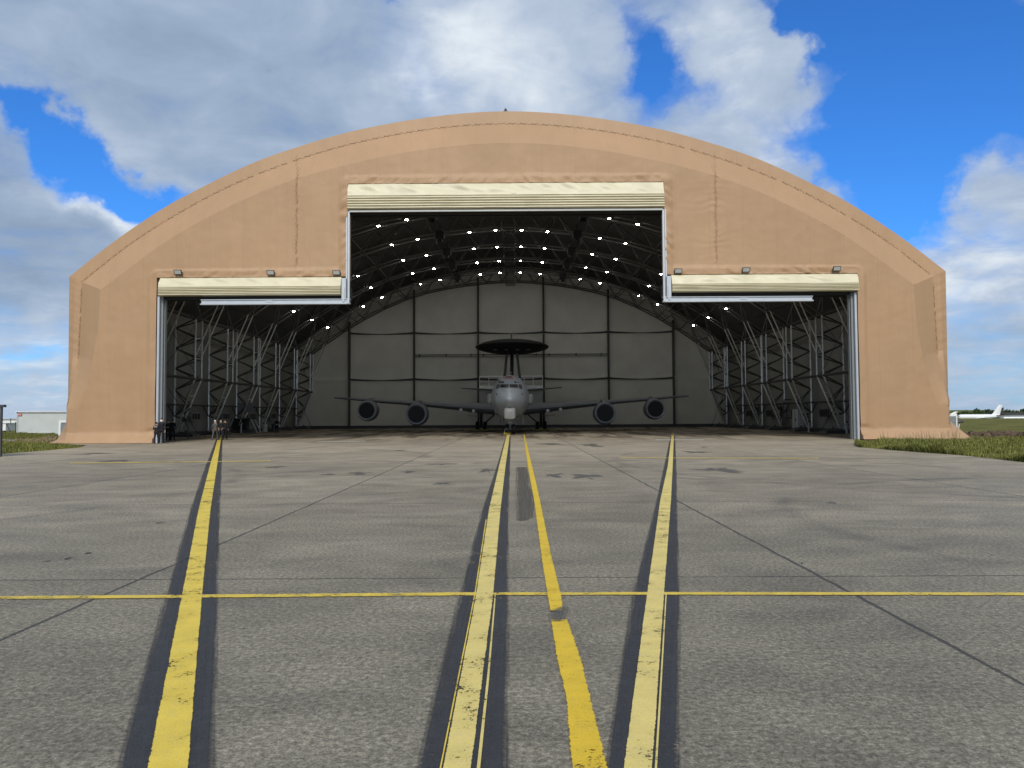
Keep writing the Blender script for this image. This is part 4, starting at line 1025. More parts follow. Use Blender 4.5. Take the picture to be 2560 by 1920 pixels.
# left side clutter: trestle bench, drum, sign board
c = at(610, 1060, 88); X0 = c.x
e = empty('work_stand', (X0, 88, 0), 'black trestle work stand with sloping legs by the left side wall', 'work stand')
s = MB(); s.box((X0, 88, 1.6), (2.4, 1.2, .12)); s.box((X0-.3, 88, .8), (1.4, 1.0, 1.5)); s.build('top', M['black'], e)
for sx in (-1, 1):
    s = MB(); s.tube((X0+sx*1.0, 87.4, 1.6), (X0+sx*1.75, 87.4, 0), .08, 6); s.tube((X0+sx*1.0, 88.6, 1.6), (X0+sx*1.75, 88.6, 0), .08, 6); s.build('leg', M['lgrey'], e)
s = MB(); s.box((X0, 88, 2.9), (1.9, .08, 1.1)); s.build('board', M['grille'], e)
c = at(662, 1075, 93); 
for k, dx in enumerate((0, 1.1)):
    e = empty('drum', (c.x+dx, 93, 0), ('pale drum beside the black trestle work stand' if k == 0 else 'dark drum to the right of the pale drum near the left wall'), 'drum', 'drums near the left wall')
    s = MB(); s.tube((c.x+dx, 93, 0), (c.x+dx, 93, .95), .3, 16); o_ = s.build('barrel', M['pale' if k == 0 else 'dgrey'], e, True, 40)
    s = MB(); s.tube((c.x+dx, 93, .95), (c.x+dx, 93, .98), .31, 16); s.tube((c.x+dx, 93, .47), (c.x+dx, 93, .5), .315, 16); s.build('hoop', M['dgrey'], e)
c = at(470, 1072, 66)
e = empty('hose_reel', (c.x, 66, 0), 'thin dark hose post by the left wall behind the group of people', 'hose reel')
s = MB(); s.path([(c.x, 66, 0), (c.x+.05, 66, .9), (c.x-.3, 66, 1.5), (c.x-.3, 66, 2.2), (c.x+.2, 66, 2.6)], .05, 6); s.build('post', M['dgrey'], e)
s = MB(); s.tube((c.x-.3, 65.9, 1.6), (c.x-.3, 66.1, 1.6), .2, 12); s.build('reel', M['dgrey'], e)
for k, y in enumerate(FR[:-1]):
    for sg, sn in ((-1, 'left'), (1, 'right')):
        x = CX+sg*30.2
        e = empty('concrete_ballast', (x, y, 0), 'low dark ballast block at the foot of the %s truss leg, %s from the back' % (sn, ordn[k]), 'ballast block', 'ballast blocks at the truss feet')
        s = MB(); s.loft([[Vector((x-a, y-b, z)), Vector((x+a, y-b, z)), Vector((x+a, y+b, z)), Vector((x-a, y+b, z))] for a, b, z in ((1.0, .9, 0), (.9, .8, .22), (.4, .4, .45))]); s.build('block', M['dgrey'], e)
        s = MB(); s.tube((x, y, .4), (x, y, .6), .1, 8); s.build('bolt', M['steel_dark'], e)
SKR, SKG, SKB = .32, .88, 1.65; SUN_E = 3.2
# ------------------------------------------------------------------ people
def person(px, pfoot, phead, Y, label, jacket, trousers, hair, pose, face=1, mask=False, band=False, lite=None):
    """face: +1 looks away from the camera (we see the back), -1 faces the camera; height taken from the photo"""
    foot = at(px, pfoot, Y); head = at(px, phead, Y); Hh = max(1.5, head.z-max(0, foot.z)); Hh = min(Hh, 1.88); k = Hh/1.78
    ux = {'stand': 0, 'arms': 0, 'hips': 0, 'stride': 0}
    fy = face
    V = lambda x, y, z: Vector((x*k, y*k*fy, z*k))
    st = .28 if pose == 'stride' else 0
    pts = {}; edges = []; rad = {}
    def add(n, p, r, par=None):
        pts[n] = p; rad[n] = r
        if par: edges.append((par, n))
    add('pel', V(0, 0, .95), .155)
    add('wai', V(0, 0, 1.12), .14, 'pel'); add('che', V(0, .02, 1.32), .165, 'wai'); add('sho', V(0, 0, 1.46), .12, 'che'); add('nek', V(0, .01, 1.54), .06, 'sho'); add('hd1', V(0, .03, 1.62), .085, 'nek'); add('hd2', V(0, .02, 1.70), .095, 'hd1'); add('hd3', V(0, .01, 1.755), .06, 'hd2')
    add('nos', V(0, .125, 1.65), .014, 'hd1')
    for s_, q in ((-1, 'L'), (1, 'R')):
        add('hip'+q, V(s_*.10, 0, .90), .105, 'pel'); add('kne'+q, V(s_*.13, .03+s_*st*.6, .50), .072, 'hip'+q); add('ank'+q, V(s_*.15, -.02+s_*st, .10), .05, 'kne'+q); add('toe'+q, V(s_*.17, .15+s_*st, .035), .038, 'ank'+q); add('hel'+q, V(s_*.15, -.07+s_*st, .04), .038, 'ank'+q)
        add('acr'+q, V(s_*.19, 0, 1.43), .075, 'sho')
        if pose == 'arms': el, wr_ = V(s_*.27, .05, 1.17), V(s_*.10, .24, 1.16)
        elif pose == 'hips': el, wr_ = V(s_*.36, -.05, 1.20), V(s_*.19, .08, 1.02)
        elif pose == 'point' and s_ < 0: el, wr_ = V(s_*.33, .14, 1.24), V(s_*.42, .36, 1.34)
        else: el, wr_ = V(s_*.26, -.03, 1.16), V(s_*.27, .06, .92)
        add('elb'+q, el, .05, 'acr'+q); add('wri'+q, wr_, .033, 'elb'+q)
        d = (wr_-el).normalized(); side = d.cross(Vector((0, 1, 0)));  side = side.normalized() if side.length > .1 else Vector((1, 0, 0))
        pal = wr_+d*.07*k; add('pal'+q, pal, .03, 'wri'+q)
        for i in range(4):
            b = pal+side*((i-1.5)*.02*k)+d*.02; add('f%d%s' % (i, q), b+d*(.055+.01*(1.5-abs(i-1.5)))*k, .0095, 'pal'+q)
            add('g%d%s' % (i, q), b+d*.085*k+Vector((0, .02*fy, 0)), .008, 'f%d%s' % (i, q))
        add('thu'+q, wr_+d*.05*k+Vector((0, .045*fy*k, 0)), .010, 'wri'+q); add('thv'+q, wr_+d*.09*k+Vector((0, .06*fy*k, 0)), .009, 'thu'+q)
    names = list(pts); me = bpy.data.meshes.new('person'); me.from_pydata([pts[n][:] for n in names], [(names.index(a), names.index(b)) for a, b in edges], [])
    ob = bpy.data.objects.new('tmp', me); COL.objects.link(ob)
    sk = ob.modifiers.new('skin', 'SKIN'); sk.use_smooth_shade = True
    for i, n in enumerate(names):
        r_ = rad[n]*k; w = 1.18 if n in ('che', 'wai', 'pel') else 1
        me.skin_vertices[0].data[i].radius = (r_*w, r_*(.8 if w > 1 else 1)); me.skin_vertices[0].data[i].use_root = (n == 'pel')
    sb = ob.modifiers.new('s', 'SUBSURF'); sb.levels = 1; sb.render_levels = 1
    dg = bpy.context.evaluated_depsgraph_get(); bm_ = bpy.data.meshes.new_from_object(ob.evaluated_get(dg)); bpy.data.objects.remove(ob)
    loc = Vector((foot.x, Y, 0)); 
    e = empty('person', loc, label, 'person', 'people watching in the hangar')
    bo_ = bpy.data.objects.new('body', bm_); COL.objects.link(bo_); bo_.parent = e
    bm_.materials.clear()
    for m_ in ('skin', jacket, trousers, 'black'): bm_.materials.append(M[m_])
    wl = [pts['wriL'], pts['wriR']]
    for p in bm_.polygons:
        c = p.center; z = c.z/k; p.use_smooth = True
        hand = min((c-w).length for w in wl) < .045*k or any((c-pts['pal'+q]).length < .11*k and (c-pts['elb'+q]).length > (pts['wri'+q]-pts['elb'+q]).length for q in 'LR')
        if z > 1.53: i = 0
        elif hand and abs(c.x) > .02: i = 0
        elif z > .92 or (abs(c.x) > .2*k and z > .8): i = 1
        elif z > .09: i = 2
        else: i = 3
        p.material_index = i
    # hair, eyes, ears
    s = MB(); hc = V(0, -.005, 1.70); rr = []
    for a in np.linspace(0, 1, 7):
        ph = a*math.pi*.56; rr.append([hc+Vector((.098*k*math.sin(ph)*math.cos(t), (.112*k*math.sin(ph)*math.sin(t)-.012*k*fy), .108*k*math.cos(ph))) for t in np.linspace(0, 2*math.pi, 15)[:-1]])
    rr[0] = [p+Vector((0, 0, 0)) for p in rr[0]]
    s.loft(rr); h_ = s.build('hair', M[hair], None, True); h_.parent = e
    s = MB()
    for x in (-.032, .032): s.box(V(x, .098, 1.675), (.022*k, .012*k, .01*k))
    s.box(V(0, .105, 1.595), (.045*k, .012*k, .01*k)); o_ = s.build('face', M['black'], None); o_.parent = e
    s = MB()
    for x in (-.092, .092): s.box(V(x, .0, 1.66), (.02*k, .035*k, .055*k))
    o_ = s.build('ear', M['skin'], None); o_.parent = e
    if mask:
        s = MB(); s.loft([[V(x*.085, .06+.06*math.cos(x*1.3), z) for x in np.linspace(-1, 1, 9)] for z in (1.585, 1.62, 1.665)], False, False); s.build('face_mask', M['mask'], None).parent = e
    if band:
        s = MB()
        fw_ = 'POLICE'
        for i in range(9):
            s.box(V(-.12+i*.03, -.168, 1.40), (.018*k, .006, .045*k))
        s.build('back_print', M['mask'], None).parent = e
    if lite:
        s = MB(); s.loft([[V(.19*math.cos(t), .15*math.sin(t), z) for t in np.linspace(0, 2*math.pi, 17)[:-1]] for z in (1.02, 1.09)], True, False); s.build('belt', M[lite], None).parent = e
    # collar / jacket hem so the clothing ends cleanly
    s = MB(); s.loft([[V(r_*math.cos(t), .01+r_*.9*math.sin(t), z) for t in np.linspace(0, 2*math.pi, 15)[:-1]] for r_, z in ((.085, 1.50), (.075, 1.545), (.066, 1.54))], True, False); s.build('collar', M[jacket], None).parent = e
    s = MB(); s.loft([[V(r_*math.cos(t), r_*.78*math.sin(t), z) for t in np.linspace(0, 2*math.pi, 19)[:-1]] for r_, z in ((.185, 1.06), (.20, .95), (.195, .86))], True, False); s.build('jacket_hem', M[jacket], None, True).parent = e
    return e
person(390.5, 1111.5, 1056, 53.3, 'person in black clothes with white lettering across the back, standing at the left jamb', 'blackcloth', 'navycloth', 'hair', 'arms', 1, band=True)
person(403.5, 1109, 1046, 54.5, 'person in black with a white face covering, behind the one at the left jamb', 'blackcloth', 'blackcloth', 'hair', 'stand', -1, mask=True)
person(420, 1098, 1047, 60.5, 'person in black, arms folded, left one of the pair just inside the left doorway', 'blackcloth', 'blackcloth', 'hair', 'arms', -1)
person(431.5, 1098, 1045, 60.5, 'person in black, right one of the pair just inside the left doorway', 'blackcloth', 'blackcloth', 'hair', 'point', 1)
person(537.5, 1097, 1048, 61.5, 'person in grey overalls and a white cap beside the left yellow line', 'greycloth', 'greycloth', 'mask', 'stride', 1)
person(552, 1096.5, 1045, 61.0, 'person in black standing on the left yellow line with a white badge', 'blackcloth', 'navycloth', 'hair', 'hips', -1)
person(562, 1096, 1045.5, 62.2, 'person in black half hidden behind the one on the left yellow line', 'blackcloth', 'blackcloth', 'hair', 'stand', 1)
person(692, 1079.5, 1041.5, 83.0, 'person alone deep in the hangar on the left, wearing black with a pale belt', 'blackcloth', 'blackcloth', 'hair', 'hips', 1, lite='pale')
# ------------------------------------------------------------------ outside left
def rot_box(mb_, c, size): mb_.box(c, size)
c0 = at(42, 1087, 86); c1 = at(176, 1087, 86); w = c1.x-c0.x; hz = at(80, 1029.5, 86).z
e = empty('container', ((c0.x+c1.x)/2, 86, 0), 'long white site container with a small red plate, left of the hangar', 'container')
s = MB(); s.box(((c0.x+c1.x)/2, 87.2, hz/2), (w, 2.4, hz-.12)); s.build('wall', M['contwhite'], e)
s = MB()
for x in (c0.x+.06, c1.x-.06): s.box((x, 86.0, hz/2), (.14, .14, hz))
s.box(((c0.x+c1.x)/2, 86.0, hz-.08), (w+.05, .14, .16)); s.box(((c0.x+c1.x)/2, 86.0, .1), (w+.05, .14, .2)); s.build('frame', M['lgrey'], e)
s = MB(); s.box(((c0.x+c1.x)/2, 87.2, hz+.02), (w+.2, 2.7, .08)); s.build('roof', M['white'], e)
q = at(49.5, 1037, 85.9)
s = MB(); s.box((q.x, 85.93, q.z), (.40, .03, .24)); pl = s.build('name_plate', M['red'], e)
s = MB(); 
for k in range(4): s.box((q.x-.12+k*.08, 85.905, q.z), (.04, .015, .12))
s.build('lettering', M['white'], pl)
cu = at(157, 1098, 70); hz2 = at(157, 1054, 70).z
e = empty('air_conditioner', (cu.x, 70, 0), 'white air conditioning cabinet with grey grilles at the left hangar corner', 'air conditioner')
s = MB(); s.box((cu.x+.1, 70.6, hz2/2+.1), (1.1, 1.1, hz2)); bevel(s.build('casing', M['white'], e), .03)
s = MB()
for k in range(4): s.box((cu.x+.15, 70.02, hz2-.1-k*.06), (.72, .03, .035))
s.build('louvre', M['grille'], e)
s = MB(); s.box((cu.x+.15, 70.02, .75), (.76, .04, 1.0)); s.build('grille', M['grille'], e)
# notice board cut by the left edge
c = gp(4, 1142); xb = at(4, 1060, c.y).x; zt = at(4, 1015, c.y).z
e = empty('notice_board', (xb, c.y, 0), 'white board in a black frame cut off by the left edge of the photo', 'notice board')
s = MB(); s.box((xb-.02, c.y, zt/2), (.09, .09, zt)); s.box((xb-2.0, c.y, zt/2), (.09, .09, zt)); s.build('post', M['dgrey'], e)
s = MB(); s.box((xb-.9, c.y, zt), (2.1, .2, .12)); s.build('cap', M['dgrey'], e)
s = MB(); s.box((xb-1.0, c.y+.01, zt*.58), (1.85, .04, zt*.7)); s.build('panel', M['white'], e)
# small white trailer and fence posts behind
c = at(-12, 1087, 95); 
e = empty('site_cabin', (c.x, 95, 0), 'low white cabin at the left edge behind the notice board', 'cabin')
xr = at(14, 1087, 95).x; zc = at(10, 1059, 95).z
s = MB(); s.box((xr-2.5, 96.2, zc/2+.15), (5, 2.4, zc-.3)); s.build('wall', M['white'], e); s = MB(); s.box((xr-2.5, 96.2, zc+.02), (5.1, 2.5, .08)); s.build('roof', M['lgrey'], e)
s = MB()
for x in (.3, 1.4, 2.5): s.box((xr-x, 95.2, .12), (.15, .3, .36))
s.build('foot', M['dgrey'], e)
c = at(26, 1058, 200); xl = at(-200, 1058, 200).x; xr2 = at(60, 1058, 200).x; zt = at(20, 1048.5, 200).z
e = empty('far_shed', ((xl+xr2)/2, 200, 0), 'long low pale building far off beyond the left containers', 'building')
s = MB(); s.box(((xl+xr2)/2, 206, (zt+.0)/2), (xr2-xl, 12, zt)); s.build('wall', M['white'], e); s = MB(); s.box(((xl+xr2)/2, 206, zt+.1), (xr2-xl+.6, 12.6, .25)); s.build('roof', M['lgrey'], e)
def fence_post(x, y, h, lab, lean=0):
    e = empty('fence_post', (x, y, 0), lab, 'fence post', 'posts left of the container'); s = MB(); s.tube((x, y, 0), (x+lean, y, h), .05, 6); s.build('post', M['dgrey'], e); s = MB(); s.tube((x+lean, y, h), (x+lean, y, h+.06), .07, 6); s.build('cap', M['dgrey'], e)
c = at(26.5, 1058, 110); fence_post(c.x, 110, at(26.5, 1047, 110).z, 'thin upright dark post left of the white container')
c = at(28, 1090, 90); fence_post(c.x, 90, 1.1, 'leaning dark post on the grass left of the white container', -.55)
c = at(39, 1074, 92); fence_post(c.x, 92, at(39, 1056, 92).z, 'dark post against the left end of the white container')
# ------------------------------------------------------------------ outside right
gx0, gx1 = at(2366, 1080, 80).x, at(2394.5, 1080, 80).x; hz = at(2380, 1034.5, 80).z
e = empty('generator', ((gx0+gx1)/2, 80, 0), 'white boxed generator with a grey grille at the right hangar corner', 'generator')
s = MB(); s.box(((gx0+gx1)/2, 81.2, hz/2), (gx1-gx0, 2.4, hz)); bevel(s.build('casing', M['white'], e), .03)
s = MB(); s.box(((gx0+gx1)/2, 79.98, .85), (gx1-gx0-.3, .05, 1.3)); s.build('grille', M['grille'], e)
c = at(2399, 1056, 82)
e = empty('satellite_dish', (c.x, 82, 0), 'small dark dish on a pale stick beside the white generator', 'dish')
s = MB(); s.loft([[Vector((c.x+r_*math.cos(t), 82+.2*r_*math.sin(t)*2, c.z+zz)) for t in np.linspace(0, 2*math.pi, 19)[:-1]] for r_, zz in ((.45, -.05), (.40, .12), (.2, .25), (.02, .3))]); s.build('dish', M['dgrey'], e, True)
s = MB(); s.tube((c.x, 82, c.z), (c.x-.15, 82, .05), .05, 6); s.build('stick', M['white'], e)
# distant airliners
def airliner(px0, px1, ybot, ytop, Y, label, tailtop=None, tailmat='white', bodymat='white', tailpx=None, extra=False):
    a = at(px0, ybot, Y); b = at(px1, ybot, Y); t = at(px0, ytop, Y); r = (t.z-a.z)/2; zc = (t.z+a.z)/2; Lg = b.x-a.x
    e = empty('airliner', ((a.x+b.x)/2, Y, terrain_z(0, Y)), label, 'airliner', 'airliners parked beyond the field'); s = MB(); rr = []
    for u, q, dz in ((0, .05, -.15), (.01, .4, -.1), (.03, .75, -.05), (.07, 1, 0), (.7, 1, 0), (.85, .7, .2), (.95, .35, .45), (1.0, .08, .6)):
        rr.append([Vector((a.x+Lg*u, Y+r*q*math.cos(t_), zc+dz*r+r*q*math.sin(t_))) for t_ in np.linspace(0, 2*math.pi, 21)[:-1]])
    s.loft(rr); s.build('fuselage', M[bodymat], e, True, 50)
    if tailtop is not None:
        zt = at(px1, tailtop, Y).z; tx0 = a.x+Lg*.78; tx1 = a.x+Lg*.97; h_ = zt-(zc+r)
        s = MB(); s.loft([[Vector((x0, Y, z)), Vector(((x0+x1)/2, Y+.3, z)), Vector((x1, Y, z)), Vector(((x0+x1)/2, Y-.3, z))] for x0, x1, z in ((tx0-1, tx1, zc+r*.6), (tx0+1, tx1+.3, zc+r+.6), (tx1-.5, tx1+2.2, zt))])
        s.build('tail_fin', M[tailmat], e)
        s = MB(); 
        for sg in (-1, 1): s.loft([[Vector((tx0+2, Y+sg*.5, zc+r*.5)), Vector((tx1+1, Y+sg*.5, zc+r*.5)), Vector((tx1+1, Y+sg*.5, zc+r*.65))], [Vector((tx1+1, Y+sg*7, zc+r*1.0)), Vector((tx1+3, Y+sg*7, zc+r*1.0)), Vector((tx1+3, Y+sg*7, zc+r*1.1))]])
        s.build('tailplane', M['dgrey'], e)
    s = MB()
    for sg in (-1, 1): s.loft([[Vector((a.x+Lg*.38, Y+sg*r*.8, zc-r*.6)), Vector((a.x+Lg*.58, Y+sg*r*.8, zc-r*.6)), Vector((a.x+Lg*.58, Y+sg*r*.8, zc-r*.3))], [Vector((a.x+Lg*.6, Y+sg*17, zc)), Vector((a.x+Lg*.65, Y+sg*17, zc)), Vector((a.x+Lg*.65, Y+sg*17, zc+.25))]])
    s.build('wing', M['lgrey'], e)
    s = MB()
    for sg in (-1, 1): s.tube((a.x+Lg*.36, Y+sg*6, zc-r*1.1), (a.x+Lg*.47, Y+sg*6, zc-r*1.1), r*.5, 12)
    s.build('engine', M['dgrey'], e, True, 50)
    s = MB(); zg = terrain_z(0, Y)
    for u in (.1, .48): s.tube((a.x+Lg*u, Y, zg), (a.x+Lg*u, Y, zc-r*.8), .2, 6); s.tube((a.x+Lg*u, Y-.3, zg+.6), (a.x+Lg*u, Y+.3, zg+.6), .6, 12)
    s.build('landing_gear', M['dgrey'], e)
    s = MB(); s.box((a.x+Lg*.025, Y-r*.52, zc+r*.25), (1.2, .3, .5)); s.build('windscreen', M['black'], e)
    return e
airliner(2394, 2503, 1049, 1036, 560, 'white airliner with a tall white tail fin, in front of the trees', 1012)
airliner(2440, 2506, 1045, 1039, 640, 'dark tailed airliner with a red patch behind the white one', 1019, 'dgrey', 'lgrey')
airliner(2504, 2640, 1050, 1042, 520, 'white airliner fuselage cut off by the right edge', 1030)
airliner(2310, 2392, 1046, 1036, 600, 'small white tail fin just showing over the white generator', 1029)
q = at(2493, 1030, 638.5); s = MB(); s.loft([[Vector((q.x+r_*math.cos(t), 638.2+yy, q.z+r_*math.sin(t))) for t in np.linspace(0, 2*math.pi, 17)[:-1]] for r_, yy in ((1.4, 0), (1.5, .6))]); 
al = [o for o in bpy.data.objects if o.name.startswith('airliner') and 'red patch' in o.get('label', '')][0]; s.build('tail_emblem', M['red'], al)
e = empty('airport_shed', (at(2600, 1040, 700).x, 700, terrain_z(0, 700)), 'low dark roofed sheds behind the airliners at the right edge', 'building')
a = at(2500, 1036, 700); b = at(2700, 1036, 700); z1 = at(2540, 1033, 700).z
s = MB(); s.box(((a.x+b.x)/2, 710, z1/2-4), (b.x-a.x, 20, z1+7.5)); s.build('wall', M['grille'], e)
s = MB(); s.box(((a.x+b.x)/2, 710, z1+.0), (b.x-a.x+2, 22, 1.4)); s.build('roof', M['dgrey'], e)
# hills and trees
def hill(px0, px1, ytop, Y, name, n=60, depth=900, rough=.2):
    a = at(px0, 1040, Y); b = at(px1, 1040, Y); zt = at((px0+px1)/2, ytop, Y).z+8
    s = MB(); vs = []
    for j in range(9):
        v = j/8; 
        for i in range(n):
            u = i/(n-1); hh = math.sin(math.pi*u)**.7*math.sin(math.pi*min(1, v))*(1+rough*noise.noise(Vector((u*6, v*3, px0))))
            vs.append((a.x+(b.x-a.x)*u, Y+depth*v-depth/2, -8.2+zt*max(0, hh)))
    s.add(vs, [(j*n+i, j*n+i+1, (j+1)*n+i+1, (j+1)*n+i) for j in range(8) for i in range(n-1)])
    return struct(s.build(name, M['field'], None, True))
hill(2330, 2470, 1024.5, 1900, 'hill'); hill(2420, 2900, 1033, 1500, 'hill'); hill(1900, 2420, 1034, 1700, 'hill'); hill(-900, 260, 1049, 1800, 'hill')
tree_i = [0]
def leaf_tree(px, ytop, ybot, wpx, Y, label, dens=260):
    b = at(px, ybot, Y); t = at(px, ytop, Y); z0 = terrain_z(0, Y); h = t.z-z0; w = wpx/FPX*Y
    e = empty('tree', (b.x, Y, z0), label, 'tree', 'trees beyond the airfield')
    s = MB(); s.tube((b.x, Y, z0), (b.x, Y, z0+h*.6), w*.05, 7, w*.025)
    for k in range(4):
        a = random.random()*6.28; s.tube((b.x, Y, z0+h*(.3+.07*k)), (b.x+w*.3*math.cos(a), Y+w*.3*math.sin(a), z0+h*(.6+.06*k)), w*.02, 5, w*.008)
    s.build('trunk', M['bark'], e)
    s = MB(); lumps = [(random.uniform(-.32, .32), random.uniform(-.3, .3), random.uniform(.22, .80), random.uniform(.18, .28)) for _ in range(9)]
    for k in range(dens):
        lx, ly, lz, lr = random.choice(lumps); d = Vector((random.gauss(0, 1), random.gauss(0, 1), random.gauss(0, 1))).normalized()*(random.random()**.4)
        c = Vector((b.x+w*(lx+d.x*lr), Y+w*(ly+d.y*lr), z0+h*(lz+d.z*lr*1.05))); r_ = w*.055*random.uniform(.6, 1.3)
        n1 = Vector((random.gauss(0, 1), random.gauss(0, 1), random.gauss(0, 1))).normalized(); n2 = n1.orthogonal().normalized(); n3 = n1.cross(n2)
        s.add([c+n2*r_, c+n3*r_, c-n2*r_, c-n3*r_*.8], [(0, 1, 2, 3)])
    s.build('crown', M['leaf'], e)
pos = ['far left of the dark tree clump right of the hangar', 'second in the dark clump behind the white airliner nose', 'in the middle of the dark clump behind the white airliner', 'last of the dark clump behind the white airliner',
       'in front of the white tail fin', 'just left of the white tail fin', 'small one right of the red patched tail', 'thin one farther right of the red patched tail', 'left of the big dark clump at the right edge', 'middle of the big dark clump at the right edge', 'right of the big dark clump at the right edge', 'beside the hangar corner behind the generator', 'low one beside the green hill', 'low one under the green hill']
TR = [(2432, 1025, 1046, 15), (2441, 1022, 1046, 18), (2450, 1024, 1046, 16), (2459, 1025, 1046, 14), (2474, 1024, 1046, 17), (2468, 1029, 1046, 15), (2503, 1024, 1046, 14), (2517, 1023, 1046, 9), (2530, 1022, 1046, 18), (2543, 1020, 1046, 22), (2556, 1021, 1046, 20), (2378, 1031, 1046, 16), (2407, 1033, 1046, 15), (2420, 1031, 1046, 14)]
for k, (px, yt, yb, wp) in enumerate(TR): leaf_tree(px, yt-2.5, yb, wp*2.1, 760+(k % 3)*25, 'dark leafy tree, '+pos[k], 750)
# ------------------------------------------------------------------ grass blades on both verges
def blades(name, poly, n, hmin, hmax, mat, edge=None, boost=0, wid=.012):
    xs_ = [p[0] for p in poly]; ys_ = [p[1] for p in poly]; x0, x1, y0, y1 = min(xs_), max(xs_), min(ys_), max(ys_)
    def inside(x, y):
        c = False; j = len(poly)-1
        for i in range(len(poly)):
            if (poly[i][1] > y) != (poly[j][1] > y) and x < (poly[j][0]-poly[i][0])*(y-poly[i][1])/(poly[j][1]-poly[i][1])+poly[i][0]: c = not c
            j = i
        return c
    vs, fs = [], []; cnt = 0; tries = 0
    while cnt < n and tries < n*12:
        tries += 1; x = random.uniform(x0, x1); y = random.uniform(y0, y1)
        if not inside(x, y): continue
        cl = noise.noise(Vector((x*.35, y*.35, 2)))+.6*noise.noise(Vector((x*1.2, y*1.2, 7)))
        if random.random() > .62+cl: continue
        h = random.uniform(hmin, hmax)*(1+.9*cl)
        if boost: 
            d = edge(x, y); h *= 1+boost*math.exp(-d)
        h = max(.04, h)
        a = random.random()*6.283; l = random.uniform(.1, .6)*h; w = wid*random.uniform(.7, 1.8); ca, sa = math.cos(a), math.sin(a); b = random.random()*6.28
        z = -.03
        p0 = (x-w*ca, y-w*sa, z); p1 = (x+w*ca, y+w*sa, z); m0 = (x-w*.7*ca+l*.35*math.cos(b), y-w*.7*sa+l*.35*math.sin(b), z+h*.6); m1 = (x+w*.7*ca+l*.35*math.cos(b), y+w*.7*sa+l*.35*math.sin(b), z+h*.6); t = (x+l*math.cos(b), y+l*math.sin(b), z+h)
        o = len(vs); vs += [p0, p1, m1, m0, t]; fs += [(o, o+1, o+2, o+3), (o+3, o+2, o+4)]; cnt += 1
    mb_ = MB(); mb_.v = vs; mb_.f = fs
    return mb_.build(name, mat)
rp = [(CX+25.6, 51.5)]+[(p.x, p.y) for p in RE[:6]]+[(RE[5].x+60, 30), (90, 54.2), (CX+32.5, 54.2), (CX+30, 53.9), (CX+25.6, 53.9)]
o = blades('grass', rp, 110000, .07, .19, M['grass'], lambda x, y: min(4, max(0, (x-CX-25.6)/3+abs(y-52.5)/2)), 1.4, .016); tag(o, 'green grass verge right of the apron', 'grass', kind='stuff')
o = blades('grass', [(CX+25.8, 50.5), (CX+31, 49.5), (CX+29, 53.6), (CX+25.8, 53.8)], 220, .40, .85, M['drygrass'], wid=.008); tag(o, 'tall dry grass stems at the foot of the right fabric wall', 'grass', kind='stuff')
# rough edge of the verge where it overhangs the concrete
ep = [(p.x, p.y) for p in RE[:6]]; band = ep+[(x+.35, y+1.1) for x, y in reversed(ep)]
o = blades('grass', band, 14000, .16, .32, M['grass'], wid=.018); tag(o, 'rough overgrown lip of the right grass verge', 'grass', kind='stuff')
lpoly = [(p.x, p.y) for p in LE[1:]]+[(LE[-1].x-22, 30), (-62, 57.5), (gp(60, 1106).x, gp(60, 1106).y), (CX-31.9, 53.6)]
o = blades('grass', lpoly, 60000, .08, .22, M['grass'], wid=.015); tag(o, 'green grass verge left of the apron', 'grass', kind='stuff')
bk = [(at(-60, 1095, 66).x, 66), (at(150, 1095, 66).x, 66), (at(165, 1090, 88).x, 85.7), (at(-80, 1090, 88).x, 85.7)]
o = blades('grass', bk, 30000, .10, .28, M['grass'], wid=.02); tag(o, 'grass in front of the white container', 'grass', kind='stuff')
o = blades('grass', [(at(35, 1100, 58).x, 57.5), (at(120, 1100, 58).x, 57.5), (at(120, 1100, 58).x, 60), (at(35, 1100, 58).x, 60)], 2200, .15, .4, M['drygrass'], wid=.02); tag(o, 'dry pale weeds by the path left of the hangar', 'grass', kind='stuff')
o = blades('grass', [(36, 54.2), (90, 54.2), (110, 57.5), (36, 57.5)], 16000, .10, .26, M['grass'], wid=.022); tag(o, 'grass between the verge and the churned soil on the right', 'grass', kind='stuff')
# clods of churned soil
s = MB()
for k in range(900):
    x = random.gauss(54, 13); y = random.gauss(66, 3.4)
    if x < CX+34: continue
    r_ = random.uniform(.08, .34); ph = random.random()*9
    ring = [[Vector((x+r_*q*(1+.4*noise.noise(Vector((t, ph, q))))*math.cos(t), y+r_*q*math.sin(t), -.05+r_*zz)) for t in np.linspace(0, 2*math.pi, 8)[:-1]] for q, zz in ((1, 0), (.85, .45), (.4, .8))]
    s.loft(ring)
o = s.build('soil_clods', M['soil']); tag(o, 'clods of churned brown soil beyond the right verge', 'soil', kind='stuff')
# ------------------------------------------------------------------ world
w = bpy.data.worlds.new('World'); SC.world = w; w.use_nodes = True; nt = w.node_tree; bg = nt.nodes['Background']
SUN_EL, SUN_AZ = R(39), R(180)   # azimuth measured clockwise from +Y
sky = nt.nodes.new('ShaderNodeTexSky'); sky.sky_type = 'NISHITA'; sky.sun_disc = False; sky.sun_elevation = SUN_EL; sky.sun_rotation = SUN_AZ
sky.air_density = 1.0; sky.dust_density = .35; sky.ozone_density = 2.2
tc = nt.nodes.new('ShaderNodeTexCoord'); sp = nt.nodes.new('ShaderNodeSeparateXYZ')
nrm = nt.nodes.new('ShaderNodeVectorMath'); nrm.operation = 'NORMALIZE'; lk(nt, tc.outputs['Generated'], nrm.inputs[0]); lk(nt, nrm.outputs[0], sp.inputs[0])
az0 = mth(nt, 'ARCTAN2', sp.outputs[0], sp.outputs[1]); el0 = mth(nt, 'ARCSINE', sp.outputs[2])
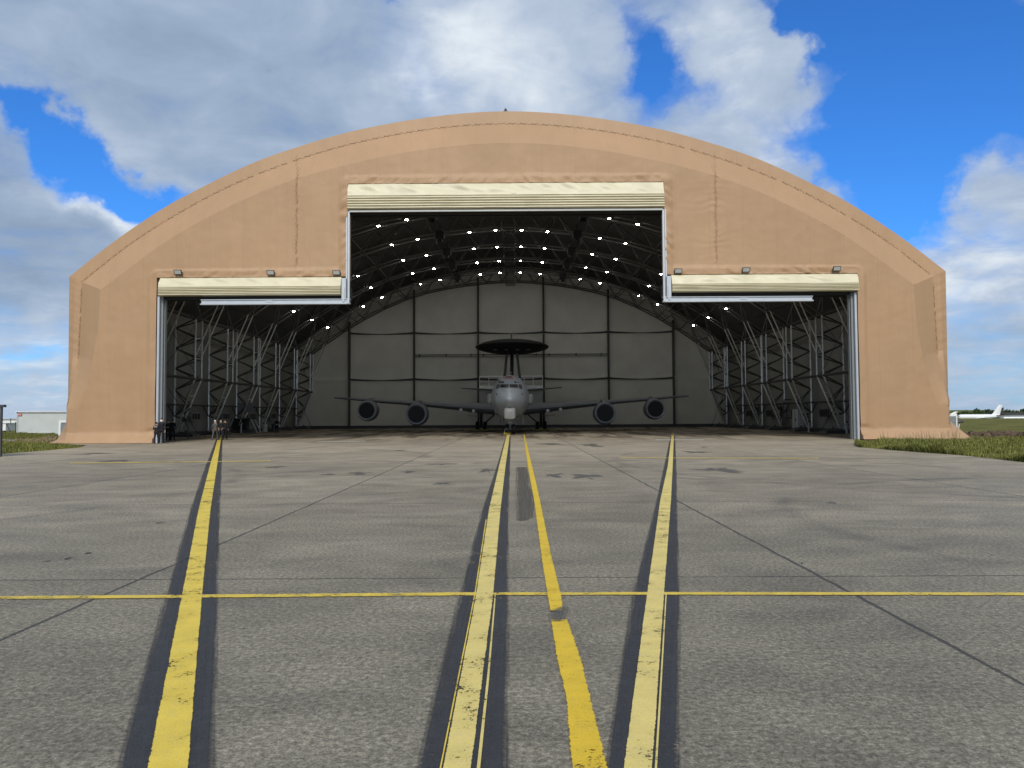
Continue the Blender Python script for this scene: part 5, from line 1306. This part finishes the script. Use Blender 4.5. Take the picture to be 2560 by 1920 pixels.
wa = nt.nodes.new('ShaderNodeTexNoise'); wa.inputs['Scale'].default_value = 7; wa.inputs['Detail'].default_value = 8; wa.inputs['Roughness'].default_value = .56; lk(nt, nrm.outputs[0], wa.inputs['Vector'])
sw = nt.nodes.new('ShaderNodeSeparateColor'); lk(nt, wa.outputs['Color'], sw.inputs[0])
az = mth(nt, 'ADD', az0, mth(nt, 'MULTIPLY', mth(nt, 'SUBTRACT', sw.outputs[0], .5), .26)); el = mth(nt, 'ADD', el0, mth(nt, 'MULTIPLY', mth(nt, 'SUBTRACT', sw.outputs[1], .5), .20))
cb = nt.nodes.new('ShaderNodeCombineXYZ'); lk(nt, az, cb.inputs[0]); lk(nt, el, cb.inputs[1])
def ae(x, y):   # overview (2212 px) coordinates -> azimuth, elevation
    d = ray(x*1.1573, y*1.1573).normalized(); return math.atan2(d.x, d.y), math.asin(d.z)
def blob(x, y, rx, ry, ang=0, amp=1):
    a, e_ = ae(x, y); k = 1.1573/FPX*.93
    dx = mth(nt, 'SUBTRACT', az, a); dy = mth(nt, 'SUBTRACT', el, e_); c, s_ = math.cos(R(ang)), math.sin(R(ang))
    u = mth(nt, 'MULTIPLY', mth(nt, 'ADD', mth(nt, 'MULTIPLY', dx, c), mth(nt, 'MULTIPLY', dy, s_)), 1/(rx*k)); v = mth(nt, 'MULTIPLY', mth(nt, 'SUBTRACT', mth(nt, 'MULTIPLY', dy, c), mth(nt, 'MULTIPLY', dx, s_)), 1/(ry*k))
    r2 = mth(nt, 'ADD', mth(nt, 'MULTIPLY', u, u), mth(nt, 'MULTIPLY', v, v))
    return mth(nt, 'MULTIPLY', mth(nt, 'POWER', 2.718, mth(nt, 'MULTIPLY', r2, -1)), amp)
def total(lst):
    t = None
    for b_ in lst:
        x = blob(*b_); t = x if t is None else mth(nt, 'ADD', t, x)
    return t
# perspective stretching of clouds toward the horizon
zc_ = mth(nt, 'ADD', mth(nt, 'MAXIMUM', sp.outputs[2], 0.0), .22)
pc = nt.nodes.new('ShaderNodeCombineXYZ'); lk(nt, mth(nt, 'DIVIDE', sp.outputs[0], zc_), pc.inputs[0]); lk(nt, mth(nt, 'DIVIDE', sp.outputs[1], zc_), pc.inputs[1])
n1 = noi(nt, pc.outputs[0], 2.1, 8, .55, .35); n2 = noi(nt, pc.outputs[0], 5.2, 8, .58, .35); n3 = noi(nt, pc.outputs[0], 1.3, 4, .5)
blue = total([(1990, 150, 330, 190, -35, 1.25), (1640, 60, 60, 60, 0, -.55), (1880, 330, 190, 100, -38, 1.0), (1395, 120, 75, 140, 20, 1.0), (1760, 40, 60, 90, 0, .5), (2180, 30, 180, 180, 0, .6), (1990, 430, 120, 90, -40, .75), (2140, 400, 90, 90, 0, -.95), (1620, 130, 130, 60, -30, -.8), (1560, 330, 150, 60, -35, -.35), (1780, 140, 60, 45, 0, -.35),
              (70, 290, 130, 34, -15, .8), (215, 365, 130, 38, -18, .85), (345, 395, 70, 30, -10, .6), (815, 5, 30, 40, 0, .5), (240, 415, 40, 16, 0, .3), (60, 790, 110, 40, 0, .35), (2170, 800, 120, 120, 0, .12)])
d = mth(nt, 'SUBTRACT', .72, blue)
d = mth(nt, 'ADD', d, mth(nt, 'MULTIPLY', mth(nt, 'SUBTRACT', n1, .5), .9)); d = mth(nt, 'ADD', d, mth(nt, 'MULTIPLY', mth(nt, 'SUBTRACT', n2, .5), .7))
mask = ramp(nt, d, [(.0, 0), (.26, .25), (.48, .76), (.72, 1)])
brt = total([(1060, 130, 240, 150, 0, .42), (850, 190, 80, 60, 0, .30), (1530, 90, 150, 110, 0, .36), (2110, 640, 130, 130, 0, .40), (1640, 300, 160, 60, -35, .30), (250, 440, 90, 30, 0, .40), (60, 760, 160, 100, 0, .28), (60, 880, 160, 60, 0, .20), (450, 140, 420, 170, -10, -.10), (60, 520, 220, 100, 0, -.28), (2160, 720, 80, 40, 0, -.2), (600, 400, 200, 80, 0, .10), (2150, 380, 90, 60, 0, .1)])
sh = mth(nt, 'ADD', mth(nt, 'ADD', brt, .30), mth(nt, 'ADD', mth(nt, 'MULTIPLY', mth(nt, 'SUBTRACT', n2, .5), .95), mth(nt, 'MULTIPLY', mth(nt, 'SUBTRACT', n3, .5), .35)))
sh = mth(nt, 'ADD', sh, mth(nt, 'MULTIPLY', mth(nt, 'SUBTRACT', 1, mask), .12))
ccol = ramp(nt, sh, [(.0, (2.7, 3.6, 5.0)), (.28, (3.5, 4.5, 6.0)), (.55, (4.8, 5.7, 7.1)), (.85, (7.7, 8.4, 9.1))])
# ColorRamp clamps nothing above 1 in float colours
hz_ = nt.nodes.new('ShaderNodeMapRange'); hz_.inputs[1].default_value = 0; hz_.inputs[2].default_value = .16; hz_.inputs[3].default_value = .35; hz_.inputs[4].default_value = 0; lk(nt, sp.outputs[2], hz_.inputs[0])
ccol = mixc(nt, hz_.outputs[0], ccol, (4.6, 6.0, 7.6))
skc = mixc(nt, 1.0, sky.outputs[0], (SKR, SKG, SKB), 'MULTIPLY')
fin = mixc(nt, mask, skc, ccol)
lk(nt, fin, bg.inputs['Color']); bg.inputs['Strength'].default_value = .1
w.cycles_visibility.camera = True
sun = bpy.data.lights.new('sun', 'SUN'); sun.energy = SUN_E; sun.angle = R(22); sun.color = (1, .955, .89)
so = bpy.data.objects.new('sun', sun); COL.objects.link(so)
sd = Vector((math.sin(SUN_AZ)*math.cos(SUN_EL), math.cos(SUN_AZ)*math.cos(SUN_EL), math.sin(SUN_EL)))
so.rotation_euler = sd.to_track_quat('Z', 'Y').to_euler(); so.location = (0, -20, 60)
